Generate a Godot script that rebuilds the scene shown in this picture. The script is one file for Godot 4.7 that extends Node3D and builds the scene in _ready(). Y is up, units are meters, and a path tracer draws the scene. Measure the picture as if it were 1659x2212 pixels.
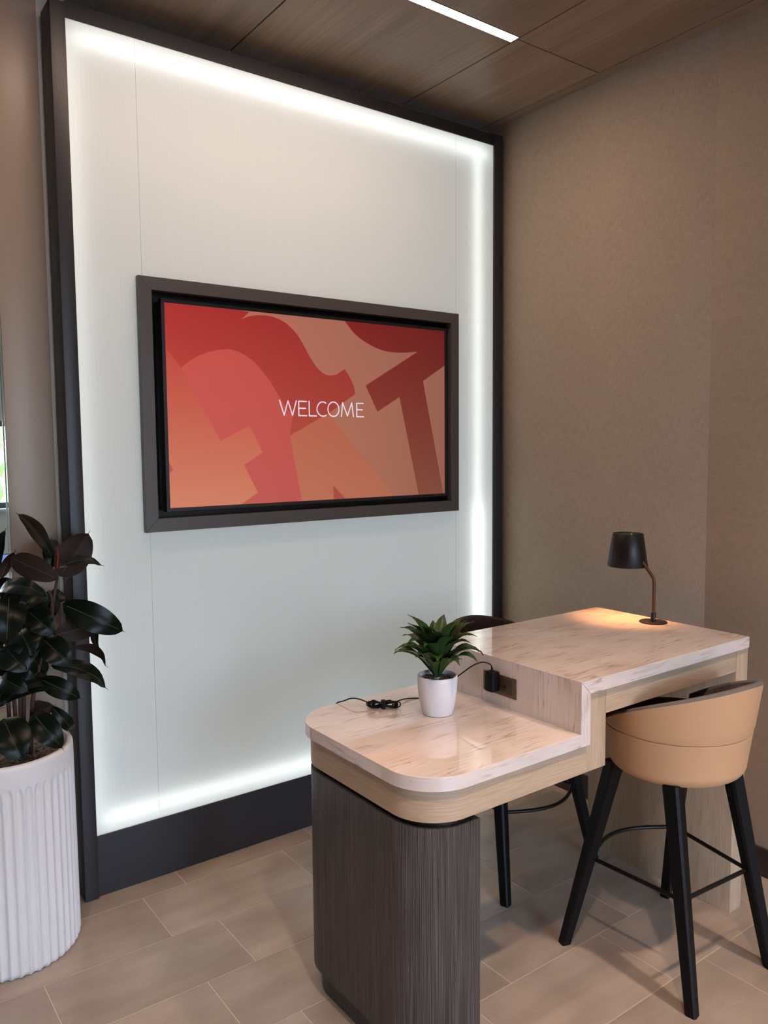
extends Node3D
# Lobby corner: backlit feature wall with a welcome display, a two-level stone-topped desk, bar stools and plants.
# Units are metres, y up; the feature wall faces +z, the wall-covered side wall is at x = -0.036.

const CEIL := 3.384
var M := {}
var names := {}


func _ready() -> void:
	make_camera_and_light()
	make_materials()
	make_floor()
	make_walls()
	make_ceiling()
	make_office()
	make_feature_wall()
	make_display()
	make_desk()
	make_desk_lamp()
	make_outlet_and_adapter()
	make_desk_plant()
	make_stools()
	make_planter()
	make_rubber_plant()
	make_linear_light()
	make_downlights()


func make_camera_and_light() -> void:
	var cam := Camera3D.new()
	cam.name = "camera"
	cam.fov = rad_to_deg(2.0 * atan(1106.0 / 1720.4479))
	cam.near = 0.05
	cam.far = 200.0
	cam.transform = Transform3D(Basis(Vector3.UP, -0.6338) * Basis(Vector3.RIGHT, -0.0818) * Basis(Vector3.BACK, -0.0083), Vector3(-3.0754, 1.7319, 3.0463))
	add_child(cam)
	cam.current = true
	var env := Environment.new()
	env.background_mode = Environment.BG_SKY
	var sky := Sky.new()
	var sm := ProceduralSkyMaterial.new()
	sm.sky_top_color = Color(0.62, 0.78, 1.0)
	sm.sky_horizon_color = Color(0.92, 0.965, 1.0)
	sm.ground_horizon_color = Color(0.62, 0.62, 0.58)
	sm.ground_bottom_color = Color(0.4, 0.4, 0.36)
	sm.sun_angle_max = 1.0
	sky.sky_material = sm
	env.sky = sky
	env.background_energy_multiplier = SKY_ENERGY
	env.tonemap_mode = Environment.TONE_MAPPER_LINEAR
	env.tonemap_exposure = 1.0
	env.sdfgi_enabled = true
	env.ssao_enabled = true
	env.ssil_enabled = true
	var we := WorldEnvironment.new()
	we.name = "world_environment"
	we.environment = env
	add_child(we)


const SKY_ENERGY := 17.0
const LINEAR_ENERGY := 2.2
const DOWN_ENERGY := 4.4
const LED_ENERGY := 0.088
const SHEET_ENERGY := 0.64
const LAMP_ENERGY := 0.5


# ---------------------------------------------------------------- nodes
func numbered(called: String) -> String:
	var n: int = names.get(called, 0)
	names[called] = n + 1
	return called if n == 0 else "%s_%03d" % [called, n]


func thing(called: String, label: String, category: String, pos := Vector3.ZERO, turn := 0.0, group := "") -> Node3D:
	var o := Node3D.new()
	o.name = numbered(called)
	add_child(o)
	o.position = pos
	o.rotation.y = turn
	tag(o, label, category, group)
	return o


func tag(o: Node, label: String, category: String, group := "", kind := "") -> void:
	o.set_meta("label", label)
	o.set_meta("category", category)
	if group != "":
		o.set_meta("group", group)
	if kind != "":
		o.set_meta("kind", kind)


func obj(called: String, st, mat: Material, parent: Node = null) -> MeshInstance3D:
	var o := MeshInstance3D.new()
	var mesh: ArrayMesh = st.commit() if st is SurfaceTool else st
	o.mesh = mesh
	if mat != null:
		for i in mesh.get_surface_count():
			mesh.surface_set_material(i, mat)
	if parent == null or parent == self:
		o.name = numbered(called)
		add_child(o)
	else:
		var k := 0
		var nm := called
		while parent.has_node(nm):
			k += 1
			nm = "%s_%03d" % [called, k]
		o.name = nm
		parent.add_child(o, true)
	return o


func struct(called: String, st, mat: Material, label: String, category: String, parent: Node = null) -> MeshInstance3D:
	var o := obj(called, st, mat, parent)
	if parent == null:
		tag(o, label, category, "", "structure")
	return o


# ---------------------------------------------------------------- shapes
func mb() -> SurfaceTool:
	var st := SurfaceTool.new()
	st.begin(Mesh.PRIMITIVE_TRIANGLES)
	return st


func tri(st: SurfaceTool, a: Vector3, b: Vector3, c: Vector3, na: Vector3, nb: Vector3, nc: Vector3) -> void:
	var g := (c - a).cross(b - a)
	if g.length_squared() < 1e-18:
		return
	if g.dot(na + nb + nc) < 0.0:
		var t := b
		b = c
		c = t
		t = nb
		nb = nc
		nc = t
	st.set_normal(na)
	st.add_vertex(a)
	st.set_normal(nb)
	st.add_vertex(b)
	st.set_normal(nc)
	st.add_vertex(c)


func quad(st: SurfaceTool, a: Vector3, b: Vector3, c: Vector3, d: Vector3, na: Vector3, nb: Vector3, nc: Vector3, nd: Vector3) -> void:
	tri(st, a, b, c, na, nb, nc)
	tri(st, a, c, d, na, nc, nd)


func flat(st: SurfaceTool, a: Vector3, b: Vector3, c: Vector3, d: Vector3, n: Vector3) -> void:
	quad(st, a, b, c, d, n, n, n, n)


# A plan outline (x, z) raised from y0 to y1 with small bevels at top and bottom; t places it.
func prism(st: SurfaceTool, poly: PackedVector2Array, y0: float, y1: float, bev := 0.0015, t := Transform3D()) -> void:
	var n := poly.size()
	var area := 0.0
	for i in n:
		var p := poly[i]
		var q := poly[(i + 1) % n]
		area += p.x * q.y - q.x * p.y
	if area < 0.0:
		poly = poly.duplicate()
		poly.reverse()
	var en := PackedVector2Array()
	for i in n:
		var d := (poly[(i + 1) % n] - poly[i]).normalized()
		en.append(Vector2(d.y, -d.x))
	var inset := PackedVector2Array()
	for i in n:
		var a := en[(i + n - 1) % n]
		var b := en[i]
		var m := (a + b).normalized()
		inset.append(poly[i] - m * (bev / maxf(0.3, m.dot(a))))
	var bs := t.basis.orthonormalized()
	for i in n:
		var j := (i + 1) % n
		var ni := en[i]
		var nj := en[i]
		if en[i].dot(en[(i + n - 1) % n]) > 0.8:
			ni = (en[i] + en[(i + n - 1) % n]).normalized()
		if en[i].dot(en[j]) > 0.8:
			nj = (en[i] + en[j]).normalized()
		var a3 := bs * Vector3(ni.x, 0, ni.y)
		var b3 := bs * Vector3(nj.x, 0, nj.y)
		var up := bs * Vector3.UP
		quad(st, t * v3(poly[i], y0 + bev), t * v3(poly[j], y0 + bev), t * v3(poly[j], y1 - bev), t * v3(poly[i], y1 - bev), a3, b3, b3, a3)
		quad(st, t * v3(poly[i], y1 - bev), t * v3(poly[j], y1 - bev), t * v3(inset[j], y1), t * v3(inset[i], y1), a3, b3, up, up)
		quad(st, t * v3(poly[i], y0 + bev), t * v3(poly[j], y0 + bev), t * v3(inset[j], y0), t * v3(inset[i], y0), a3, b3, -up, -up)
	var tris := Geometry2D.triangulate_polygon(inset)
	var u := bs * Vector3.UP
	for k in range(0, tris.size(), 3):
		var p0 := inset[tris[k]]
		var p1 := inset[tris[k + 1]]
		var p2 := inset[tris[k + 2]]
		tri(st, t * v3(p0, y1), t * v3(p1, y1), t * v3(p2, y1), u, u, u)
		tri(st, t * v3(p0, y0), t * v3(p1, y0), t * v3(p2, y0), -u, -u, -u)


func v3(p: Vector2, y: float) -> Vector3:
	return Vector3(p.x, y, p.y)


# Rounded rectangle outline; radii for (x0 z0), (x1 z0), (x1 z1), (x0 z1).
func rrect(x0: float, x1: float, z0: float, z1: float, r: Array, seg := 10) -> PackedVector2Array:
	var out := PackedVector2Array()
	var cs := [Vector2(x0, z0), Vector2(x1, z0), Vector2(x1, z1), Vector2(x0, z1)]
	var sg := [Vector2(1, 1), Vector2(-1, 1), Vector2(-1, -1), Vector2(1, -1)]
	for k in 4:
		var rr: float = r[k]
		var c: Vector2 = cs[k] + sg[k] * rr
		if rr < 1e-5:
			out.append(cs[k])
			continue
		var ns := seg if rr > 0.006 else 2
		for i in ns + 1:
			var a := PI + k * PI / 2.0 + PI / 2.0 * i / ns
			out.append(c + Vector2(cos(a), sin(a)) * rr)
	return out


func bx(st: SurfaceTool, lo: Vector3, hi: Vector3, bev := 0.0015, t := Transform3D()) -> void:
	prism(st, rrect(lo.x, hi.x, lo.z, hi.z, [bev, bev, bev, bev], 1), lo.y, hi.y, bev, t)


func box(lo: Vector3, hi: Vector3, bev := 0.0015) -> SurfaceTool:
	var st := mb()
	bx(st, lo, hi, bev)
	return st


# A grid of points (rows of equal length) as a smooth sheet; normals point along side * (du x dv).
func grid(st: SurfaceTool, g: Array, close_u := false, side := 1.0) -> void:
	var rows := g.size()
	var cols: int = g[0].size()
	var nn := []
	for i in rows:
		var r := PackedVector3Array()
		for j in cols:
			var j0 := j - 1
			var j1 := j + 1
			if close_u:
				j0 = (j + cols - 1) % cols
				j1 = (j + 1) % cols
			else:
				j0 = maxi(j0, 0)
				j1 = mini(j1, cols - 1)
			var du: Vector3 = g[i][j1] - g[i][j0]
			var dv: Vector3 = g[mini(i + 1, rows - 1)][j] - g[maxi(i - 1, 0)][j]
			var nrm := du.cross(dv) * side
			if nrm.length_squared() < 1e-16:
				dv = g[mini(i + 2, rows - 1)][j] - g[maxi(i - 2, 0)][j]
				var i2 := clampi(i, 1, rows - 2)
				du = g[i2][j1] - g[i2][j0]
				nrm = du.cross(dv) * side
			r.append(nrm.normalized())
		nn.append(r)
	for i in rows - 1:
		for j in (cols if close_u else cols - 1):
			var k := (j + 1) % cols
			quad(st, g[i][j], g[i][k], g[i + 1][k], g[i + 1][j], nn[i][j], nn[i][k], nn[i + 1][k], nn[i + 1][j])


# Turned shape: profile of (radius, y) from bottom to top, outside to the right of travel; sharp angles stay sharp.
func lathe(st: SurfaceTool, prof: Array, c: Vector3, seg := 40, ax := 1.0, az := 1.0) -> void:
	var m := prof.size()
	var sn := []
	for i in m - 1:
		var d: Vector2 = (prof[i + 1] - prof[i]).normalized()
		sn.append(Vector2(d.y, -d.x))
	for i in m - 1:
		var a: Vector2 = sn[i]
		var b: Vector2 = sn[i]
		if i > 0 and a.dot(sn[i - 1]) > 0.7:
			a = (a + sn[i - 1]).normalized()
		if i < m - 2 and b.dot(sn[i + 1]) > 0.7:
			b = (b + sn[i + 1]).normalized()
		for s in seg:
			var t0 := TAU * s / seg
			var t1 := TAU * (s + 1) / seg
			var e0 := Vector3(cos(t0) * ax, 0, sin(t0) * az)
			var e1 := Vector3(cos(t1) * ax, 0, sin(t1) * az)
			var y0 := Vector3(0, prof[i].y, 0)
			var y1 := Vector3(0, prof[i + 1].y, 0)
			quad(st, c + e0 * prof[i].x + y0, c + e1 * prof[i].x + y0, c + e1 * prof[i + 1].x + y1, c + e0 * prof[i + 1].x + y1,
				(e0 * a.x + Vector3(0, a.y, 0)).normalized(), (e1 * a.x + Vector3(0, a.y, 0)).normalized(), (e1 * b.x + Vector3(0, b.y, 0)).normalized(), (e0 * b.x + Vector3(0, b.y, 0)).normalized())


# Smooth tube along points; radii run from r0 to r1.
func tube(st: SurfaceTool, pts: Array, r0: float, r1 := -1.0, seg := 10, caps := true) -> void:
	if r1 < 0.0:
		r1 = r0
	var n := pts.size()
	var tan0: Vector3 = (pts[1] - pts[0]).normalized()
	var ref := Vector3.UP if absf(tan0.y) < 0.9 else Vector3.RIGHT
	var x := tan0.cross(ref).normalized()
	var g := []
	for i in n:
		var t: Vector3 = (pts[mini(i + 1, n - 1)] - pts[maxi(i - 1, 0)]).normalized()
		x = (x - t * x.dot(t)).normalized()
		var y := t.cross(x)
		var r := lerpf(r0, r1, float(i) / (n - 1))
		var row := PackedVector3Array()
		for s in seg:
			var a := TAU * s / seg
			row.append(pts[i] + (x * cos(a) + y * sin(a)) * r)
		g.append(row)
	for i in n - 1:
		for s in seg:
			var k := (s + 1) % seg
			quad(st, g[i][s], g[i][k], g[i + 1][k], g[i + 1][s], (g[i][s] - pts[i]).normalized(), (g[i][k] - pts[i]).normalized(), (g[i + 1][k] - pts[i + 1]).normalized(), (g[i + 1][s] - pts[i + 1]).normalized())
	if caps:
		for e in 2:
			var i := 0 if e == 0 else n - 1
			var nrm: Vector3 = (pts[0] - pts[1]).normalized() if e == 0 else (pts[n - 1] - pts[n - 2]).normalized()
			for s in seg:
				tri(st, pts[i], g[i][s], g[i][(s + 1) % seg], nrm, nrm, nrm)


# Catmull-Rom through points.
func curve(pts: Array, per := 8) -> Array:
	var out := []
	for i in pts.size() - 1:
		var p0: Vector3 = pts[maxi(i - 1, 0)]
		var p1: Vector3 = pts[i]
		var p2: Vector3 = pts[i + 1]
		var p3: Vector3 = pts[mini(i + 2, pts.size() - 1)]
		for k in per:
			out.append(p1.cubic_interpolate(p2, p0, p3, float(k) / per))
	out.append(pts[-1])
	return out


# Straight tapered leg of square section with chamfered edges; a to b, half widths ra to rb, turned by rot.
func leg_bar(st: SurfaceTool, a: Vector3, b: Vector3, ra: float, rb: float, rot := 0.0) -> void:
	var g := []
	for e in 2:
		var c := a if e == 0 else b
		var r := ra if e == 0 else rb
		var row := PackedVector3Array()
		for q in 4:
			for s in [-1, 1]:
				var ang: float = rot + q * PI / 2.0 + s * (PI / 4.0 - 0.17)
				row.append(c + Vector3(cos(ang), 0, sin(ang)) * r * 1.3)
		g.append(row)
	var ax := (b - a).normalized()
	for s in 8:
		var k := (s + 1) % 8
		var m: Vector3 = (g[0][s] + g[0][k]) * 0.5 - a
		m = (m - ax * m.dot(ax)).normalized()
		flat(st, g[0][s], g[0][k], g[1][k], g[1][s], m)
		tri(st, a, g[0][s], g[0][k], -ax, -ax, -ax)
		tri(st, b, g[1][s], g[1][k], ax, ax, ax)


# ---------------------------------------------------------------- materials
func std(col: Color, rough := 0.6, metal := 0.0, spec := 0.5) -> StandardMaterial3D:
	var m := StandardMaterial3D.new()
	m.albedo_color = col
	m.roughness = rough
	m.metallic = metal
	m.metallic_specular = spec
	return m


func tri_tex(m: StandardMaterial3D, im: Image, size: float, world := false) -> StandardMaterial3D:
	m.albedo_texture = ImageTexture.create_from_image(im)
	m.uv1_triplanar = true
	m.uv1_world_triplanar = world
	m.uv1_triplanar_sharpness = 8.0
	m.uv1_scale = Vector3.ONE / size
	return m


# A seamless noise as bytes, made at w x h and stretched to W x H.
func noise(w: int, h: int, W: int, H: int, freq: float, sd: int, oct := 3) -> PackedByteArray:
	var n := FastNoiseLite.new()
	n.noise_type = FastNoiseLite.TYPE_SIMPLEX_SMOOTH
	n.seed = sd
	n.frequency = freq
	n.fractal_octaves = oct
	var im := n.get_seamless_image(w, h, false, false, 0.2, true)
	im.convert(Image.FORMAT_L8)
	if w != W or h != H:
		# stretch three copies side by side and keep the middle one, so that the result still repeats without a seam
		var nx := 1 if w == W else 3
		var ny := 1 if h == H else 3
		var big := Image.create_empty(w * nx, h * ny, false, Image.FORMAT_L8)
		for i in nx:
			for j in ny:
				big.blit_rect(im, Rect2i(0, 0, w, h), Vector2i(i * w, j * h))
		big.resize(W * nx, H * ny, Image.INTERPOLATE_CUBIC)
		im = big.get_region(Rect2i(W if nx == 3 else 0, H if ny == 3 else 0, W, H))
	return im.get_data()


func image_of(W: int, H: int, px: PackedByteArray) -> Image:
	return Image.create_from_data(W, H, false, Image.FORMAT_RGB8, px)


# Streaks along u: base colour a to b by fine and broad streaks.
func streak_image(a: Color, b: Color, sd: int, fine := 0.6, W := 512, H := 512, along := 24, flake := 0.0, freq := 0.16) -> Image:
	var f := noise(along, H, W, H, freq, sd, 4)
	var g := noise(maxi(8, along / 2), 128, W, H, 0.05, sd + 1, 3)
	var k := noise(W / 2, H / 2, W, H, 0.25, sd + 2, 2)
	var px := PackedByteArray()
	px.resize(W * H * 3)
	for i in W * H:
		var t := fine * f[i] / 255.0 + (1.0 - fine) * g[i] / 255.0 + flake * (k[i] / 255.0 - 0.5)
		t = clampf((t - 0.5) * 1.5 + 0.5, 0.0, 1.0)
		px[i * 3] = int(255.0 * lerpf(a.r, b.r, t))
		px[i * 3 + 1] = int(255.0 * lerpf(a.g, b.g, t))
		px[i * 3 + 2] = int(255.0 * lerpf(a.b, b.b, t))
	return image_of(W, H, px)


func turned(im: Image) -> Image:
	var o: Image = im.duplicate()
	o.rotate_90(CLOCKWISE)
	return o


func stone_image() -> Image:
	var W := 1024
	var s1 := noise(64, 1024, W, W, 0.035, 11, 3)
	var s2 := noise(64, 1024, W, W, 0.06, 12, 3)
	var mask := noise(64, 128, W, W, 0.05, 13, 3)
	var brk := noise(72, 512, W, W, 0.07, 14, 3)
	var cloud := noise(48, 128, W, W, 0.05, 15, 3)
	var px := PackedByteArray()
	px.resize(W * W * 3)
	for i in W * W:
		var a := 1.0 - absf(2.0 * s1[i] / 255.0 - 1.0)
		var b := 1.0 - absf(2.0 * s2[i] / 255.0 - 0.95)
		var m := mask[i] / 255.0
		var k := brk[i] / 255.0
		var v := smoothstep(0.88, 0.99, a) * smoothstep(0.47, 0.68, m) * smoothstep(0.36, 0.58, k)
		var w := smoothstep(0.93, 1.0, b) * smoothstep(0.55, 0.4, m) * smoothstep(0.45, 0.65, k) * 0.8
		var soft := smoothstep(0.6, 0.95, a) * 0.16 * smoothstep(0.35, 0.7, m)
		var t := clampf(v * 0.36 + w * 0.28 + soft + (cloud[i] / 255.0 - 0.5) * 0.16 + 0.04, 0.0, 1.0)
		px[i * 3] = int(lerpf(224.0, 136.0, t))
		px[i * 3 + 1] = int(lerpf(213.0, 112.0, t))
		px[i * 3 + 2] = int(lerpf(205.0, 92.0, t))
	return image_of(W, W, px)


func tile_image() -> Image:
	var W := 512
	var s := noise(40, 256, W, W, 0.03, 31, 4)
	var c := noise(256, 256, W, W, 0.012, 32, 4)
	var g := noise(W, W, W, W, 0.35, 33, 1)
	var v := noise(256, 256, W, W, 0.012, 34, 3)
	var px := PackedByteArray()
	px.resize(W * W * 3)
	for i in W * W:
		var t := 0.5 + (s[i] / 255.0 - 0.5) * 0.55 + (c[i] / 255.0 - 0.5) * 0.5 + (g[i] / 255.0 - 0.5) * 0.3
		var vein := smoothstep(0.975, 0.995, 1.0 - absf(2.0 * v[i] / 255.0 - 1.0)) * smoothstep(0.5, 0.75, c[i] / 255.0)
		t = clampf(t + vein * 0.25, 0.0, 1.0)
		px[i * 3] = int(lerpf(148.0, 188.0, t))
		px[i * 3 + 1] = int(lerpf(134.0, 173.0, t))
		px[i * 3 + 2] = int(lerpf(119.0, 156.0, t))
	return image_of(W, W, px)


func weave_image(base: Color, amt: float) -> Image:
	var W := 512
	var a := noise(24, W, W, W, 0.4, 41, 2)
	var b := noise(W, 24, W, W, 0.4, 42, 2)
	var c := noise(64, 64, W, W, 0.012, 43, 2)
	var px := PackedByteArray()
	px.resize(W * W * 3)
	for i in W * W:
		var t := 1.0 + amt * (a[i] / 255.0 - 0.5) + amt * 1.2 * (b[i] / 255.0 - 0.5) + amt * 0.12 * (c[i] / 255.0 - 0.5)
		px[i * 3] = int(clampf(255.0 * base.r * t, 0, 255))
		px[i * 3 + 1] = int(clampf(255.0 * base.g * t, 0, 255))
		px[i * 3 + 2] = int(clampf(255.0 * base.b * t, 0, 255))
	return image_of(W, W, px)


func gray_image(bytes: PackedByteArray, W: int, H: int) -> Image:
	return Image.create_from_data(W, H, false, Image.FORMAT_L8, bytes)


func make_materials() -> void:
	var stone := stone_image()
	M.stone = tri_tex(std(Color.WHITE, 0.035, 0.0, 0.5), stone, 0.85, true)
	M.stone_up = tri_tex(std(Color.WHITE, 0.09, 0.0, 0.5), turned(stone), 0.85, true)
	for k in ["stone", "stone_up"]:
		M[k].clearcoat_enabled = true
		M[k].clearcoat = 0.7
		M[k].clearcoat_roughness = 0.03
	var oak := streak_image(Color(0.68, 0.58, 0.475), Color(0.785, 0.695, 0.59), 51, 0.55, 512, 512, 20)
	M.oak = tri_tex(std(Color.WHITE, 0.45, 0.0, 0.4), oak, 0.42, true)
	M.oak_up = tri_tex(std(Color.WHITE, 0.45, 0.0, 0.4), turned(oak), 0.5, true)
	var ash := streak_image(Color(0.195, 0.172, 0.162), Color(0.43, 0.4, 0.39), 61, 0.85, 512, 512, 10, 0.0, 0.4)
	M.ash = tri_tex(std(Color.WHITE, 0.4, 0.0, 0.45), turned(ash), 0.42, true)
	M.ash.uv1_scale = Vector3(1.0 / 0.42, 1.0 / 1.3, 1.0 / 0.42)
	M.ash.heightmap_enabled = true
	M.ash.heightmap_texture = ImageTexture.create_from_image(turned(gray_image(noise(4, 512, 512, 512, 0.4, 64, 2), 512, 512)))
	M.ash.heightmap_scale = 0.5
	var walnut := streak_image(Color(0.5, 0.42, 0.345), Color(0.62, 0.535, 0.45), 71, 0.5, 512, 512, 14, 0.1)
	M.walnut = []
	for k in 3:
		var w := tri_tex(std(Color.WHITE, 0.42, 0.0, 0.45), walnut if k == 0 else walnut, 1.5, true)
		w.albedo_texture = ImageTexture.create_from_image(turned(walnut)) if k == 0 else M.walnut[0].albedo_texture
		w.uv1_offset = Vector3(0.37 * k, 0, 0.21 * k)
		w.albedo_color = Color.WHITE.darkened(0.04 * k)
		M.walnut.append(w)
	var ti := tile_image()
	M.tile = []
	for k in 5:
		var t := std(Color.WHITE.darkened(0.02 * ((k * 3) % 5)), 0.34, 0.0, 0.5)
		if k == 0:
			tri_tex(t, ti, 1.1)
		else:
			t.albedo_texture = M.tile[0].albedo_texture
			t.uv1_triplanar = true
			t.uv1_triplanar_sharpness = 8.0
			t.uv1_scale = M.tile[0].uv1_scale
		t.uv1_offset = Vector3(0.173 * k, 0.0, 0.391 * k)
		M.tile.append(t)
	M.grout = std(Color(0.8, 0.755, 0.695), 0.9)
	M.dark_wall = std(Color(0.3, 0.27, 0.24), 0.8)
	var weave := weave_image(Color(0.635, 0.58, 0.515), 0.15)
	M.cover = []
	for k in 3:
		var c := std([Color.WHITE, Color(0.985, 0.99, 1.0), Color(0.99, 0.99, 1.0)][k], 0.8, 0.0, 0.25)
		if k == 0:
			tri_tex(c, weave, 0.45, true)
		else:
			c.albedo_texture = M.cover[0].albedo_texture
			c.uv1_triplanar = true
			c.uv1_world_triplanar = true
			c.uv1_scale = M.cover[0].uv1_scale
			c.uv1_offset = Vector3(0.0, 0.31 * k, 0.17 * k)
		M.cover.append(c)
	M.pier = std(Color(0.67, 0.6, 0.53), 0.33, 0.0, 0.4)
	M.drywall = std(Color(0.86, 0.85, 0.82), 0.8)
	M.trim = std(Color(0.2, 0.175, 0.17), 0.5)
	M.black = std(Color(0.145, 0.14, 0.152), 0.42, 0.0, 0.5)
	M.bronze = std(Color(0.34, 0.32, 0.31), 0.38, 0.35, 0.5)
	M.void = std(Color(0.02, 0.02, 0.024), 0.35)
	M.bezel = std(Color(0.09, 0.085, 0.09), 0.4)
	var ribs := weave_image(Color(0.93, 0.94, 0.935), 0.0)
	var rb := PackedByteArray()
	rb.resize(64 * 8 * 3)
	for i in 64 * 8:
		var u := i % 64
		var t := 0.94 + 0.006 * sin(TAU * u / 8.0) + 0.003 * sin(TAU * u / 64.0 * 3.0 + 1.0)
		rb[i * 3] = int(255 * t * 0.995)
		rb[i * 3 + 1] = int(255 * t)
		rb[i * 3 + 2] = int(255 * t * 0.995)
	M.acrylic = tri_tex(std(Color.WHITE, 0.5, 0.0, 0.3), image_of(64, 8, rb), 0.05)
	M.acrylic.backlight_enabled = true
	M.acrylic.backlight = Color.WHITE
	M.white_board = std(Color(0.95, 0.95, 0.95), 0.9, 0.0, 0.1)
	M.leather = std(Color(0.8, 0.63, 0.47), 0.5, 0.0, 0.4)
	M.leather.heightmap_enabled = true
	M.leather.uv1_triplanar = true
	M.leather.uv1_scale = Vector3.ONE / 0.12
	M.leather.heightmap_texture = ImageTexture.create_from_image(gray_image(noise(256, 256, 256, 256, 0.09, 81, 3), 256, 256))
	M.leather.heightmap_scale = 0.02
	M.felt = tri_tex(std(Color.WHITE, 0.95, 0.0, 0.2), weave_image(Color(0.42, 0.4, 0.39), 0.5), 0.06)
	M.brown_fabric = tri_tex(std(Color.WHITE, 0.9, 0.0, 0.2), weave_image(Color(0.27, 0.22, 0.21), 0.4), 0.08)
	M.black_wood = std(Color(0.055, 0.053, 0.058), 0.5, 0.0, 0.3)
	M.black_metal = std(Color(0.07, 0.07, 0.075), 0.4, 0.3)
	M.lamp_black = std(Color(0.1, 0.075, 0.065), 0.42, 0.2)
	M.lamp_bronze = std(Color(0.35, 0.23, 0.16), 0.4, 0.5)
	M.ceramic = std(Color(0.88, 0.87, 0.88), 0.45)
	M.planter = std(Color(0.9, 0.885, 0.87), 0.5)
	M.soil = std(Color(0.12, 0.09, 0.075), 1.0)
	M.pebble = std(Color.WHITE, 0.8)
	M.pebble.vertex_color_use_as_albedo = true
	M.leaf_top = std(Color.WHITE, 0.34, 0.0, 0.3)
	M.leaf_top.vertex_color_use_as_albedo = true
	M.leaf_under = std(Color.WHITE, 0.5, 0.0, 0.25)
	M.leaf_under.vertex_color_use_as_albedo = true
	M.leaf_green = std(Color(0.13, 0.3, 0.08), 0.38, 0.0, 0.5)
	M.leaf_green.vertex_color_use_as_albedo = true
	M.leaf_green.albedo_color = Color.WHITE
	M.stem = std(Color(0.26, 0.17, 0.13), 0.7)
	M.sheath = std(Color(0.5, 0.09, 0.08), 0.5)
	M.cable = std(Color(0.035, 0.032, 0.035), 0.5, 0.0, 0.3)
	M.plate = std(Color(0.42, 0.35, 0.29), 0.35, 0.6)
	M.plate_dark = std(Color(0.33, 0.27, 0.22), 0.4, 0.5)
	M.steel = std(Color(0.75, 0.77, 0.8), 0.25, 0.9)
	M.glass = std(Color(0.9, 0.95, 0.95, 0.06), 0.0)
	M.glass.transparency = BaseMaterial3D.TRANSPARENCY_ALPHA


func glow(c: Color, e: float) -> StandardMaterial3D:
	var m := std(Color(0.05, 0.05, 0.05), 0.4)
	m.emission_enabled = true
	m.emission = c
	m.emission_energy_multiplier = e
	return m


# A rectangular light at p that shines along dir; size.x runs along `along`.
func area(called: String, p: Vector3, dir: Vector3, along: Vector3, size: Vector2, col: Color, e: float, parent: Node = null) -> void:
	var l := AreaLight3D.new()
	l.name = called
	l.area_size = size
	l.light_color = col
	l.light_energy = e
	l.area_range = 20.0
	l.area_attenuation = 2.0
	l.shadow_enabled = true
	var z := -dir.normalized()
	var x := along.normalized()
	l.transform = Transform3D(Basis(x, z.cross(x), z), p)
	(parent if parent else self).add_child(l, true)


# ---------------------------------------------------------------- room
# A shape whose outline lies in the x-y plane, z0 to z1 thick.
func xy_prism(st: SurfaceTool, poly: Array, z0: float, z1: float, bev := 0.0008) -> void:
	var p := PackedVector2Array()
	for q in poly:
		p.append(Vector2(q.x, -q.y))
	prism(st, p, z0, z1, bev, Transform3D(Basis(Vector3(1, 0, 0), Vector3(0, 0, 1), Vector3(0, -1, 0)), Vector3.ZERO))


func make_floor() -> void:
	var fl := struct("floor", box(Vector3(-7.2, -0.2, -5.2), Vector3(0.2, -0.0015, 6.8), 0.0), M.grout, "beige porcelain tile floor with pale grout joints", "floor")
	var lx := 0.6084
	var lz := 0.301
	var tile := mb()
	bx(tile, Vector3(0, -0.012, 0), Vector3(lx - 0.0034, 0, lz - 0.0034), 0.001)
	var tm: ArrayMesh = tile.commit()
	var rng := RandomNumberGenerator.new()
	rng.seed = 5
	for k in range(-1, 22):
		var z := 0.1116 + lz * k
		var x0 := -2.0904 if posmod(k, 2) == 0 else -1.9152
		for i in range(-9, 5):
			var x := x0 + lx * i
			if x > -0.06 or x < -7.3:
				continue
			var o := obj("tile", tm, null, fl)
			o.position = Vector3(x + 0.0017, 0, z + 0.0017)
			o.material_override = M.tile[rng.randi() % 5]
	struct("floor_1", box(Vector3(-7.2, -0.2, -5.2), Vector3(0.2, -0.0005, -0.2), 0.0), M.tile[2], "pale floor of the office seen past the wall end", "floor")


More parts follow.
